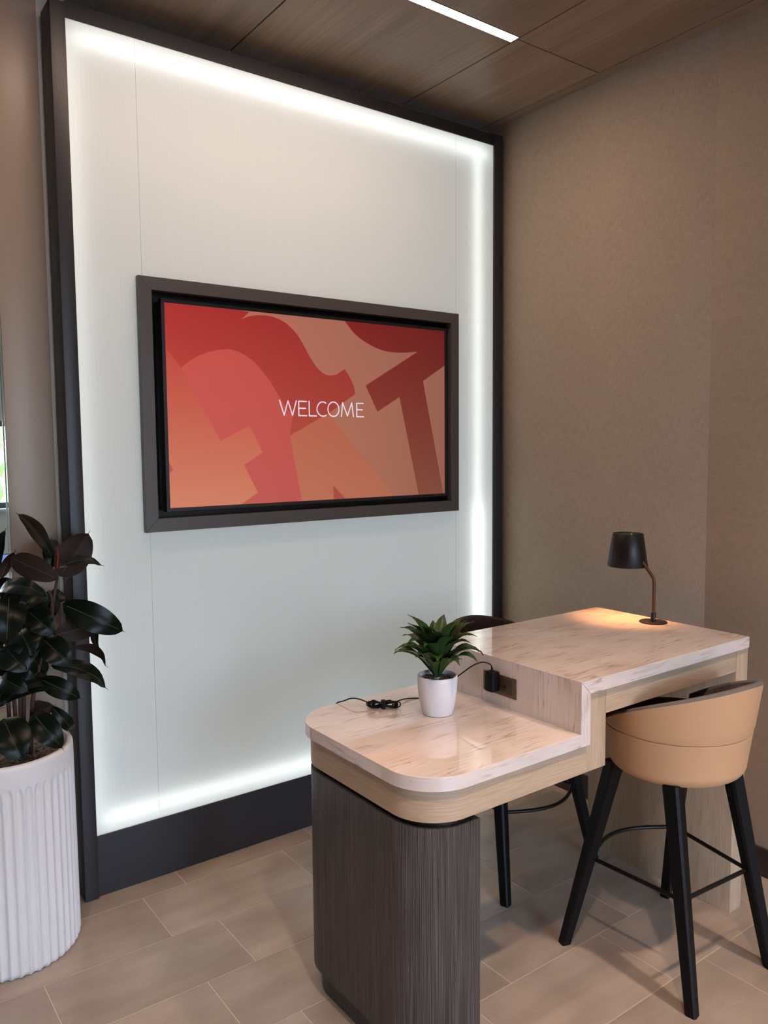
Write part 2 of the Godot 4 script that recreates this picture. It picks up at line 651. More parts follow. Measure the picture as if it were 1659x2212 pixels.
func make_walls() -> void:
	var wr := struct("wall_right", box(Vector3(-0.03, 0, -5.2), Vector3(0.25, CEIL + 0.12, 6.8), 0.0), M.drywall, "side wall in woven taupe wallcovering behind the desk", "wall")
	var zs := [-0.129, 1.181, 2.551, 3.921, 5.291, 6.6]
	for i in 5:
		obj("wallcovering_strip", box(Vector3(-0.037, 0.0, zs[i] + 0.0001), Vector3(-0.029, CEIL + 0.05, zs[i + 1] - 0.0001), 0.0003), M.cover[i % 3], wr)
	struct("baseboard_right", box(Vector3(-0.0495, 0, -0.0), Vector3(-0.037, 0.118, 6.6), 0.003), M.trim, "dark brown baseboard along the taupe side wall", "baseboard")
	var wb := struct("wall_back", box(Vector3(-2.405, 0, -0.27), Vector3(-0.03, CEIL + 0.02, -0.132), 0.001), M.drywall, "pale wall behind the black framed feature wall", "wall")
	obj("wallcovering_strip", box(Vector3(-2.456, 0.0, -0.138), Vector3(-2.29, CEIL - 0.004, -0.12), 0.003), M.pier, wb)
	# the rest of the room, behind and beside the camera, with the glazed front that lets the daylight in
	struct("wall_left", box(Vector3(-7.45, 0, -5.2), Vector3(-7.2, CEIL + 0.12, 6.8), 0.0), M.dark_wall, "far left wall of the lobby out of view", "wall")
	var wf := mb()
	bx(wf, Vector3(-7.2, 0, 6.6), Vector3(0.2, 0.12, 6.8), 0.0)
	bx(wf, Vector3(-7.2, 2.75, 6.6), Vector3(0.2, CEIL + 0.12, 6.8), 0.0)
	bx(wf, Vector3(-7.2, 0.12, 6.6), Vector3(-3.4, 2.75, 6.8), 0.0)
	bx(wf, Vector3(-0.6, 0.12, 6.6), Vector3(0.2, 2.75, 6.8), 0.0)
	struct("wall_front", wf, M.dark_wall, "lobby front wall round the glazing, behind the viewer", "wall")
	var win := struct("window_2", glazing_frame(-3.4, -0.6, 0.12, 2.75, 6.65, 6.75, 4), M.trim, "dark framed lobby glazing behind the viewer", "window")
	obj("pane", box(Vector3(-3.36, 0.16, 6.697), Vector3(-0.64, 2.71, 6.703), 0.0), M.glass, win)
	struct("ground_1", box(Vector3(-30, -0.3, 6.8), Vector3(24, -0.25, 40), 0.0), std(Color(0.55, 0.53, 0.5), 0.9), "paved forecourt outside the lobby glazing", "ground")


func glazing_frame(x0: float, x1: float, y0: float, y1: float, z0: float, z1: float, bays: int) -> SurfaceTool:
	var st := mb()
	bx(st, Vector3(x0, y0, z0), Vector3(x1, y0 + 0.05, z1), 0.002)
	bx(st, Vector3(x0, y1 - 0.05, z0), Vector3(x1, y1, z1), 0.002)
	for i in bays + 1:
		var x := lerpf(x0, x1 - 0.05, float(i) / bays)
		bx(st, Vector3(x, y0 + 0.05, z0), Vector3(x + 0.05, y1 - 0.05, z1), 0.002)
	return st


func make_ceiling() -> void:
	var ce := struct("ceiling", box(Vector3(-7.2, CEIL + 0.03, -0.2), Vector3(-0.03, CEIL + 0.25, 6.6), 0.0), M.void, "walnut panel ceiling with thin dark joints", "ceiling")
	var xs := [-0.1, -0.614, -1.523, -2.432, -3.341, -4.25, -5.159, -6.068, -6.977]
	var g := 0.003
	obj("edge_strip", box(Vector3(-0.097, CEIL, -0.13), Vector3(-0.037, CEIL + 0.03, 6.6), 0.001), M.walnut[1], ce)
	for i in 8:
		var x1: float = xs[i] - g
		var x0: float = xs[i + 1] + g
		var za := 0.6395
		var zb := 0.6455
		if i > 0 and i < 3:
			za = 0.606
			zb = 0.6605
		var rows := [[-0.2, za], [zb, 3.081], [3.087, 5.52], [5.526, 6.6]]
		for r in 4:
			obj("panel", box(Vector3(x0, CEIL, rows[r][0]), Vector3(x1, CEIL + 0.025, rows[r][1]), 0.001), M.walnut[(i + r) % 3], ce)


# What shows through the gap beyond the end of the wall: an office with a window, a tablet on a counter and a glass partition.
func make_office() -> void:
	struct("ceiling_1", box(Vector3(-7.2, 2.95, -5.2), Vector3(-0.03, 3.5, -0.27), 0.0), M.drywall, "white office ceiling beyond the wall end", "ceiling")
	var wf := mb()
	bx(wf, Vector3(-7.2, 0, -5.2), Vector3(0.2, 1.19, -5.0), 0.0)
	bx(wf, Vector3(-7.2, 2.0, -5.2), Vector3(0.2, 3.1, -5.0), 0.0)
	bx(wf, Vector3(-7.2, 1.19, -5.2), Vector3(-4.4, 2.0, -5.0), 0.0)
	bx(wf, Vector3(-0.7, 1.19, -5.2), Vector3(0.2, 2.0, -5.0), 0.0)
	struct("wall_far", wf, M.drywall, "pale office wall round the far window", "wall")
	var w := struct("window_1", glazing_frame(-4.4, -0.7, 1.19, 2.0, -5.15, -5.07, 1), M.trim, "office window with a dark frame and green view, far left", "window")
	obj("sill", box(Vector3(-4.45, 1.165, -5.06), Vector3(-0.65, 1.19, -4.93), 0.003), M.ceramic, w)
	obj("pane", box(Vector3(-4.36, 1.23, -5.112), Vector3(-0.74, 1.96, -5.108), 0.0), M.glass, w)
	struct("ground", box(Vector3(-30, -0.3, -40), Vector3(24, -0.25, -5.2), 0.0), std(Color(0.7, 0.74, 0.5), 0.95), "sunlit lawn outside the office window", "ground")
	var hedge := thing("shrub", "sunlit green shrub outside the office window", "shrub", Vector3(-1.2, -0.25, -8.5))
	var f := mb()
	var rng := RandomNumberGenerator.new()
	rng.seed = 12
	for i in 900:
		var d := Vector3(rng.randfn(), rng.randfn(), rng.randfn()).normalized()
		var c := Vector3(0, 1.5, 0) + d * Vector3(0.8, 1.25, 0.7) * rng.randf_range(0.7, 1.0)
		var a := Vector3(rng.randfn(), rng.randfn(), rng.randfn()).normalized()
		var b := d.cross(a).normalized()
		var n := a.cross(b).normalized()
		flat(f, c - a * 0.09, c + b * 0.04, c + a * 0.09, c - b * 0.04, n)
	var lm := std(Color(0.6, 0.7, 0.42), 0.6)
	lm.backlight_enabled = true
	lm.backlight = Color(0.4, 0.6, 0.15)
	obj("foliage", f, lm, hedge).set_meta("kind", "stuff")
	var tr := mb()
	tube(tr, [Vector3(0, 0, 0), Vector3(0.05, 0.9, 0), Vector3(0, 1.7, 0.03)], 0.06, 0.03)
	obj("stem", tr, M.stem, hedge)
	var mull := thing("glass_partition", "slim silver edged glass partition beyond the wall end", "partition", Vector3(-2.2, 0, -1.5))
	obj("edge_post", box(Vector3(-0.001, 0, -0.006), Vector3(0.006, 2.95, 0.006), 0.001), M.steel, mull)
	obj("pane", box(Vector3(-0.9, 0.0, -0.004), Vector3(-0.001, 2.95, 0.004), 0.001), M.glass, mull)
	var counter := thing("office_counter", "pale office counter glimpsed behind the tall rubber plant", "counter", Vector3(-1.95, 0, -3.0))
	obj("worktop", box(Vector3(-0.5, 0.84, -0.3), Vector3(0.5, 0.88, 0.35), 0.003), M.ceramic, counter)
	obj("cabinet", box(Vector3(-0.48, 0.0, -0.28), Vector3(0.48, 0.84, 0.3), 0.003), M.drywall, counter)
	var tab := thing("desk_screen", "small tilted blue screen on the office counter, far left", "screen", Vector3(-1.95, 0.88, -2.95))
	var t := Transform3D(Basis(Vector3.RIGHT, -0.35), Vector3(0, 0.01, 0))
	var a1 := mb()
	bx(a1, Vector3(-0.14, 0.0, -0.012), Vector3(0.14, 0.125, 0.0), 0.002, t)
	obj("bezel", a1, M.bezel, tab)
	var a2 := mb()
	bx(a2, Vector3(-0.132, 0.022, 0.0), Vector3(0.132, 0.117, 0.0015), 0.0004, t)
	obj("screen", a2, glow(Color(0.45, 0.62, 0.95), 1.0), tab)
	obj("stand", box(Vector3(-0.08, 0.0, -0.08), Vector3(0.08, 0.012, 0.01), 0.002), M.bezel, tab)
	var lamp := thing("added_office_ceiling_light", "added square office ceiling light, unseen, brightening the room beyond the wall end", "ceiling light", Vector3(-3.4, 2.95, -2.4))  # added lamp, out of view, put in to brighten the office
	obj("frame", box(Vector3(-0.65, -0.012, -0.65), Vector3(0.65, 0.0, 0.65), 0.002), M.ceramic, lamp)
	obj("diffuser", box(Vector3(-0.6, -0.018, -0.6), Vector3(0.6, -0.0121, 0.6), 0.001), glow(Color(1.0, 0.95, 0.88), 1.5), lamp)
	area("added_office_fill", Vector3(0, -0.03, 0), Vector3.DOWN, Vector3.RIGHT, Vector2(1.2, 1.2), Color(1.0, 0.94, 0.86), 2.2, lamp)


# ---------------------------------------------------------------- feature wall and display
func make_feature_wall() -> void:
	var w := thing("backlit_wall", "tall glowing white wall panel set in a black metal frame", "wall panel", Vector3.ZERO)
	obj("post", box(Vector3(-2.278, 0, -0.108), Vector3(-2.2256, 3.306, 0.012), 0.002), M.black, w)
	obj("post", box(Vector3(-0.1207, 0, -0.108), Vector3(-0.0668, 3.316, 0.008), 0.002), M.black, w)
	obj("top_rail", box(Vector3(-2.2254, 3.2604, -0.108), Vector3(-0.1209, 3.316, 0.0), 0.002), M.black, w)
	obj("base_panel", box(Vector3(-2.2254, 0.0, -0.108), Vector3(-0.1209, 0.2421, 0.0), 0.002), M.black, w)
	var xs := [-2.2256, -1.9736, -0.3758, -0.1207]
	var g := 0.0005
	var sheets := [[xs[0], xs[1] - g, 0.2421, 3.2604], [xs[2] + g, xs[3], 0.2421, 3.2604], [xs[1] + g, xs[2] - g, 2.36, 3.2604], [xs[1] + g, xs[2] - g, 0.2421, 1.44]]
	for s in sheets:
		var st := mb()
		flat(st, Vector3(s[0], s[2], -0.004), Vector3(s[1], s[2], -0.004), Vector3(s[1], s[3], -0.004), Vector3(s[0], s[3], -0.004), Vector3.BACK)
		obj("acrylic_sheet", st, M.acrylic, w)
	var tray := mb()
	bx(tray, Vector3(-2.2256, 0.2421, -0.108), Vector3(-0.1207, 3.2604, -0.103), 0.0)
	bx(tray, Vector3(-2.2256, 0.2421, -0.103), Vector3(-2.2226, 3.2604, -0.006), 0.0)
	bx(tray, Vector3(-0.1237, 0.2421, -0.103), Vector3(-0.1207, 3.2604, -0.006), 0.0)
	bx(tray, Vector3(-2.2226, 3.2574, -0.103), Vector3(-0.1237, 3.2604, -0.006), 0.0)
	bx(tray, Vector3(-2.2226, 0.2421, -0.103), Vector3(-0.1237, 0.2451, -0.006), 0.0)
	# white lining round the display's recess
	bx(tray, Vector3(-1.99, 1.414, -0.103), Vector3(-1.975, 2.379, -0.006), 0.0)
	bx(tray, Vector3(-0.403, 1.414, -0.103), Vector3(-0.388, 2.379, -0.006), 0.0)
	bx(tray, Vector3(-1.975, 2.364, -0.103), Vector3(-0.403, 2.379, -0.006), 0.0)
	bx(tray, Vector3(-1.975, 1.414, -0.103), Vector3(-0.403, 1.429, -0.006), 0.0)
	obj("light_tray", tray, M.white_board, w)
	obj("led_sheet", box(Vector3(-2.222, 0.246, -0.1029), Vector3(-0.1244, 3.257, -0.101), 0.0), glow(Color(0.93, 1.0, 0.97), 0.25), w)
	area("sheet_light", Vector3(-1.1745, 1.75, -0.0995), Vector3.BACK, Vector3.RIGHT, Vector2(2.08, 3.0), Color(0.98, 1.0, 0.985), SHEET_ENERGY, w)
	# LED strips along the top, the bottom and the right side (doubled in its lower half), and a weak one at the left
	var cool := Color(0.97, 1.0, 0.985)
	var led := glow(cool, 1.5)
	for s in [[Vector3(-1.175, 3.206, 0), 2.04, true, 1.0], [Vector3(-1.175, 0.302, 0), 2.04, true, 1.0], [Vector3(-0.227, 1.755, 0), 2.86, false, 0.85], [Vector3(-0.219, 0.84, 0), 1.18, false, 1.3], [Vector3(-2.214, 1.755, 0), 2.86, false, 0.3]]:
		var c: Vector3 = s[0]
		var half: float = s[1] / 2.0
		var e := Vector3(half, 0.005, 0) if s[2] else Vector3(0.004, half, 0)
		obj("led_channel", box(c - e + Vector3(0, 0, -0.1009), c + e + Vector3(0, 0, -0.057), 0.0), M.white_board, w)
		obj("led_strip", box(c - e + Vector3(0, 0, -0.0569), c + e + Vector3(0, 0, -0.056), 0.0), led, w)
		var along := Vector3.RIGHT if s[2] else Vector3.UP
		area("led_light", c + Vector3(0, 0, -0.054), Vector3.BACK, along, Vector2(s[1], 0.01), cool, LED_ENERGY * s[3] * s[1] / 2.0, w)


func make_display() -> void:
	var d := thing("welcome_display", "large wall display reading WELCOME on red and orange shapes, in a dark frame", "display", Vector3.ZERO)
	var o := [Vector2(-1.998, 2.3871), Vector2(-0.3812, 2.3871), Vector2(-0.3812, 1.406), Vector2(-1.998, 1.406)]
	var i := [Vector2(-1.9475, 2.3374), Vector2(-0.4315, 2.3374), Vector2(-0.4315, 1.458), Vector2(-1.9475, 1.458)]
	for k in 4:
		var j := (k + 1) % 4
		var st := mb()
		xy_prism(st, [o[k], o[j], i[j], i[k]], -0.012, 0.024, 0.0012)
		obj("frame_bar", st, M.bronze, d)
	var rec := mb()
	bx(rec, Vector3(-1.96, 1.445, -0.1), Vector3(-0.42, 2.35, -0.09), 0.0)
	bx(rec, Vector3(-1.974, 1.43, -0.1), Vector3(-1.96, 2.363, -0.0121), 0.0)
	bx(rec, Vector3(-0.42, 1.43, -0.1), Vector3(-0.404, 2.363, -0.0121), 0.0)
	bx(rec, Vector3(-1.96, 2.35, -0.1), Vector3(-0.42, 2.363, -0.0121), 0.0)
	bx(rec, Vector3(-1.96, 1.43, -0.1), Vector3(-0.42, 1.445, -0.0121), 0.0)
	obj("recess", rec, M.void, d)
	var a := Vector4(ACT_L, ACT_R, ACT_B, ACT_T)
	var b := 0.0145
	var bz := mb()
	var oo := [Vector2(a.x - b, a.w + b), Vector2(a.y + b, a.w + b), Vector2(a.y + b, a.z - b), Vector2(a.x - b, a.z - b)]
	var ii := [Vector2(a.x, a.w), Vector2(a.y, a.w), Vector2(a.y, a.z), Vector2(a.x, a.z)]
	for k in 4:
		var j := (k + 1) % 4
		xy_prism(bz, [oo[k], oo[j], ii[j], ii[k]], -0.03, 0.0, 0.001)
	obj("bezel", bz, M.bezel, d)
	obj("housing", box(Vector3(a.x - 0.01, a.z - 0.01, -0.085), Vector3(a.y + 0.01, a.w + 0.01, -0.012), 0.003), M.void, d)
	var st := mb()
	var p := [Vector3(a.x, a.w, -0.006), Vector3(a.y, a.w, -0.006), Vector3(a.y, a.z, -0.006), Vector3(a.x, a.z, -0.006)]
	var uv := [Vector2(0, 0), Vector2(1, 0), Vector2(1, 1), Vector2(0, 1)]
	for k in [0, 1, 2, 0, 2, 3]:
		st.set_normal(Vector3.BACK)
		st.set_uv(uv[k])
		st.add_vertex(p[k])
	var m := std(Color(0.02, 0.02, 0.02), 0.35, 0.0, 0.3)
	m.emission_enabled = true
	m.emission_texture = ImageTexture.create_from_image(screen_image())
	m.emission_energy_multiplier = 1.0
	m.emission = Color.WHITE
	m.emission_operator = BaseMaterial3D.EMISSION_OP_MULTIPLY
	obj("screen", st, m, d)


const ACT_L := -1.8894
const ACT_R := -0.4511
const ACT_T := 2.3
const ACT_B := 1.4952


# Fills a polygon given in screen fractions with an index.
func fill(px: Image, poly: PackedVector2Array, id: int) -> void:
	var W := px.get_width()
	var H := px.get_height()
	var col := Color8(id, id, id)
	for y in H:
		var v := (y + 0.5) / H
		var xs := []
		for i in poly.size():
			var p := poly[i]
			var q := poly[(i + 1) % poly.size()]
			if (p.y <= v) != (q.y <= v):
				xs.append(p.x + (v - p.y) / (q.y - p.y) * (q.x - p.x))
		xs.sort()
		for k in range(0, xs.size() - 1, 2):
			var x0 := clampi(roundi(xs[k] * W), 0, W)
			var x1 := clampi(roundi(xs[k + 1] * W), 0, W)
			if x1 > x0:
				px.fill_rect(Rect2i(x0, y, x1 - x0, 1), col)


func stroke(px: Image, pts: Array, wd: float, id: int) -> void:
	var asp := float(px.get_width()) / px.get_height()
	for i in pts.size() - 1:
		var a: Vector2 = pts[i] * Vector2(1, 1.0 / asp)
		var b: Vector2 = pts[i + 1] * Vector2(1, 1.0 / asp)
		var d := (b - a).normalized() * wd * 0.5
		var n := Vector2(-d.y, d.x)
		var quad_pts := PackedVector2Array()
		for q in [a - d * 0.7 - n, b + d * 0.7 - n, b + d * 0.7 + n, a - d * 0.7 + n]:
			quad_pts.append(q * Vector2(1, asp))
		fill(px, quad_pts, id)


func P(s: String) -> PackedVector2Array:
	var out := PackedVector2Array()
	for q in s.split(" ", false):
		var c := q.split(",")
		out.append(Vector2(float(c[0]), float(c[1])))
	return out


func screen_image() -> Image:
	var W := 2048
	var H := 1152
	var ids := Image.create_empty(W, H, false, Image.FORMAT_L8)
	fill(ids, P("-.025,-.052 .256,.005 .23,.046 .253,.027 .283,.016 .307,.013 .331,.016 .355,.026 .379,.045 .396,.068 .414,.096 .429,.131 .442,.167 .456,.207 .471,.242 .485,.272 .5,.293 .515,.305 .53,.308 .546,.304 .557,.298 .57,.284 .585,.267 .598,.294 .609,.324 .618,.355 .623,.381 .625,.404 .532,.508 .383,.644 .294,.735 .253,1.236 -.048,1.192"), 1)
	fill(ids, P("-.04,.126 .044,.309 .156,.669 .249,.589 .291,.73 .228,.795 .272,.942 .216,1.001 .124,1.111 -.057,1.089"), 2)
	fill(ids, P(".044,.309 .069,.274 .094,.247 .125,.224 .157,.209 .176,.204 .195,.203 .218,.211 .24,.228 .261,.25 .28,.277 .299,.313 .319,.354 .34,.407 .363,.472 .395,.537 .383,.643 .433,1.005 .432,1.148 .188,1.119 .216,1.003 .272,.942 .228,.795 .291,.73 .249,.589 .156,.669"), 3)
	fill(ids, P(".383,.643 .536,.504 .539,.55 .769,.984 .794,1.129 .432,1.09"), 4)
	fill(ids, P(".583,-.009 .618,.055 .641,.084 .665,.106 .698,.129 .731,.145 .764,.152 .799,.152 .838,.147 .882,.137 .666,.354 .712,.502 .803,.412 .883,.999 .901,1.076 1.004,1.086 .986,.942 .904,.311 1.006,.202 1.034,.162 1.034,-.091"), 5)
	fill(ids, P(".536,.92 .586,1.006 .539,1.008"), 6)
	fill(ids, P("-.005,.754 .013,.813 -.006,.832"), 6)
	var sw := 0.0038
	for s in [".35,.453 .365,.532 .379,.455 .394,.532 .408,.453", ".444,.456 .416,.456 .416,.533 .444,.533", ".416,.493 .44,.493", ".453,.454 .453,.533 .479,.533", ".63,.493 .652,.493", ".656,.457 .63,.457 .63,.533 .657,.533",
			".571,.534 .576,.456 .594,.53 .611,.456 .617,.534", ".514,.462 .509,.457 .501,.455 .492,.459 .485,.472 .481,.489 .481,.504 .486,.52 .494,.531 .503,.534 .51,.532 .514,.528"]:
		stroke(ids, Array(P(s)), sw, 7)
	var ring := []
	for k in 33:
		var a := TAU * k / 32
		ring.append(Vector2(0.5415 + 0.0205 * cos(a), 0.494 + 0.04 * sin(a)))
	stroke(ids, ring, sw, 7)
	# four corner colours per layer: top left, top right, bottom left, bottom right; right ones painted darker as viewing-angle falloff
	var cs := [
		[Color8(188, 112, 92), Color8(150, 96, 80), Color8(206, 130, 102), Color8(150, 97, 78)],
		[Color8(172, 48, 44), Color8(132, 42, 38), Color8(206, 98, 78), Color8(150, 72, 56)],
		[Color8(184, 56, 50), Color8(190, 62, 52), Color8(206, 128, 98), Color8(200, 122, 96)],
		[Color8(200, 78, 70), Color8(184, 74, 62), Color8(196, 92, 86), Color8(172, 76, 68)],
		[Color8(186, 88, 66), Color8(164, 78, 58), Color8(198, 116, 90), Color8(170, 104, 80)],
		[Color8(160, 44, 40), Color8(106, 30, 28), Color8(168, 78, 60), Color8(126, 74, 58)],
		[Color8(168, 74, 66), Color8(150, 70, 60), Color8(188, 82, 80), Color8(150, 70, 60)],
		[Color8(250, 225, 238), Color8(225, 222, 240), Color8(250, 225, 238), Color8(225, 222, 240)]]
	var data := ids.get_data()
	var px := PackedByteArray()
	px.resize(W * H * 3)
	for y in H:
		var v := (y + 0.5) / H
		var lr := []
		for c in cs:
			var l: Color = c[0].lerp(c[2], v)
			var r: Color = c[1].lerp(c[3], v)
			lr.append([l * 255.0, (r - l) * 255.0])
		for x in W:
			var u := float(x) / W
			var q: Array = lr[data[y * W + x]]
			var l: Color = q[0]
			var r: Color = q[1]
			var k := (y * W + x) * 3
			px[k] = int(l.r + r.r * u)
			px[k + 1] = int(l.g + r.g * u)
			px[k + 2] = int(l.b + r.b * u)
	var im := image_of(W, H, px)
	im.shrink_x2()
	return im


# ---------------------------------------------------------------- desk and what stands on it
func make_desk() -> void:
	var d := thing("reception_desk", "two-level desk of pale veined stone and light oak on a dark ribbed base", "desk", Vector3.ZERO)
	var st := mb()
	prism(st, rrect(-1.853, -1.2509, 0.852, 1.54, [0.15, 0, 0, 0.15], 14), 0.8372, 0.8772, 0.0015)
	obj("low_top", st, M.stone, d)
	st = mb()
	xy_prism(st, [Vector2(-1.2507, 0.8372), Vector2(-1.209, 0.8372), Vector2(-1.209, 0.9926), Vector2(-1.2507, 1.0342)], 0.852, 1.54, 0.0008)
	obj("riser", st, M.stone_up, d)
	st = mb()
	xy_prism(st, [Vector2(-1.2503, 1.0344), Vector2(-1.2087, 0.993), Vector2(-0.327, 0.993), Vector2(-0.327, 1.0344)], 0.852, 1.54, 0.0012)
	obj("high_top", st, M.stone, d)
	st = mb()
	prism(st, rrect(-1.838, -1.2072, 0.868, 1.526, [0.138, 0, 0, 0.138], 14), 0.747, 0.837, 0.001)
	obj("low_apron", st, M.oak, d)
	obj("upright_panel", box(Vector3(-1.2068, 0.747, 0.868), Vector3(-1.12, 0.9924, 1.526), 0.001), M.oak_up, d)
	obj("high_apron", box(Vector3(-1.1197, 0.912, 0.868), Vector3(-0.3892, 0.9924, 1.526), 0.001), M.oak, d)
	obj("end_panel", box(Vector3(-0.3888, 0.0, 0.868), Vector3(-0.3135, 0.9924, 1.528), 0.001), M.oak_up, d)
	st = mb()
	prism(st, rrect(-1.822, -1.655, 0.884, 1.51, [0.122, 0, 0, 0.122], 14), 0.729, 0.7475, 0.0005)
	obj("shadow_gap", st, M.void, d)
	st = mb()
	prism(st, rrect(-1.838, -1.64, 0.868, 1.522, [0.138, 0.001, 0.001, 0.138], 20), 0.085, 0.7295, 0.001)
	obj("base", st, M.ash, d)
	st = mb()
	prism(st, rrect(-1.813, -1.645, 0.893, 1.497, [0.113, 0.001, 0.001, 0.113], 14), 0.0, 0.0855, 0.0005)
	obj("plinth", st, M.ash, d)


func make_desk_lamp() -> void:
	var l := thing("desk_lamp", "small dark desk lamp with a tapered shade on a bent stem, lit", "lamp", Vector3(-0.394, 1.0344, 1.182))
	var st := mb()
	lathe(st, [Vector2(0.0, 0.0), Vector2(0.0525, 0.0), Vector2(0.0535, 0.0015), Vector2(0.052, 0.0035), Vector2(0.0, 0.0045)], Vector3.ZERO, 48)
	obj("base", st, M.lamp_black, l)
	st = mb()
	lathe(st, [Vector2(0.0095, 0.004), Vector2(0.0095, 0.036), Vector2(0.008, 0.039), Vector2(0.0, 0.039)], Vector3.ZERO, 20)
	obj("collar", st, M.lamp_black, l)
	st = mb()
	tube(st, curve([Vector3(0, 0.036, 0), Vector3(0, 0.1, 0), Vector3(0, 0.155, 0), Vector3(0, 0.178, -0.006), Vector3(0, 0.205, -0.03), Vector3(0, 0.24, -0.062), Vector3(0, 0.27, -0.1), Vector3(0, 0.285, -0.125)], 6), 0.0068, 0.0064, 14)
	obj("stem", st, M.lamp_bronze, l)
	st = mb()
	var c := Vector3(0, 0.2, -0.125)
	lathe(st, [Vector2(0.0765, 0.01), Vector2(0.0785, 0.009), Vector2(0.0795, 0.011), Vector2(0.0605, 0.139), Vector2(0.058, 0.142), Vector2(0.056, 0.1395), Vector2(0.0, 0.1385)], c, 56)
	lathe(st, [Vector2(0.0, 0.1365), Vector2(0.0575, 0.1365), Vector2(0.0765, 0.01)], c, 56)
	obj("shade", st, M.lamp_black, l)
	st = mb()
	lathe(st, [Vector2(0.0, 0.1385), Vector2(0.007, 0.1385), Vector2(0.007, 0.143), Vector2(0.0, 0.145)], c + Vector3(0.004, 0, 0.012), 16)
	obj("switch_knob", st, M.steel, l)
	st = mb()
	lathe(st, [Vector2(0.0, 0.056), Vector2(0.022, 0.064), Vector2(0.032, 0.09), Vector2(0.022, 0.118), Vector2(0.0, 0.126)], c, 24)
	obj("bulb", st, glow(Color(1.0, 0.72, 0.4), 2.0), l)
	var s := SpotLight3D.new()
	s.name = "bulb_light"
	s.position = c + Vector3(0, 0.09, 0)
	s.rotation.x = -PI / 2
	s.spot_angle = 52.0
	s.spot_angle_attenuation = 1.0
	s.spot_range = 12.0
	s.spot_attenuation = 2.0
	s.light_size = 0.03
	s.light_color = Color(1.0, 0.67, 0.42)
	s.light_energy = LAMP_ENERGY
	s.shadow_enabled = true
	l.add_child(s)


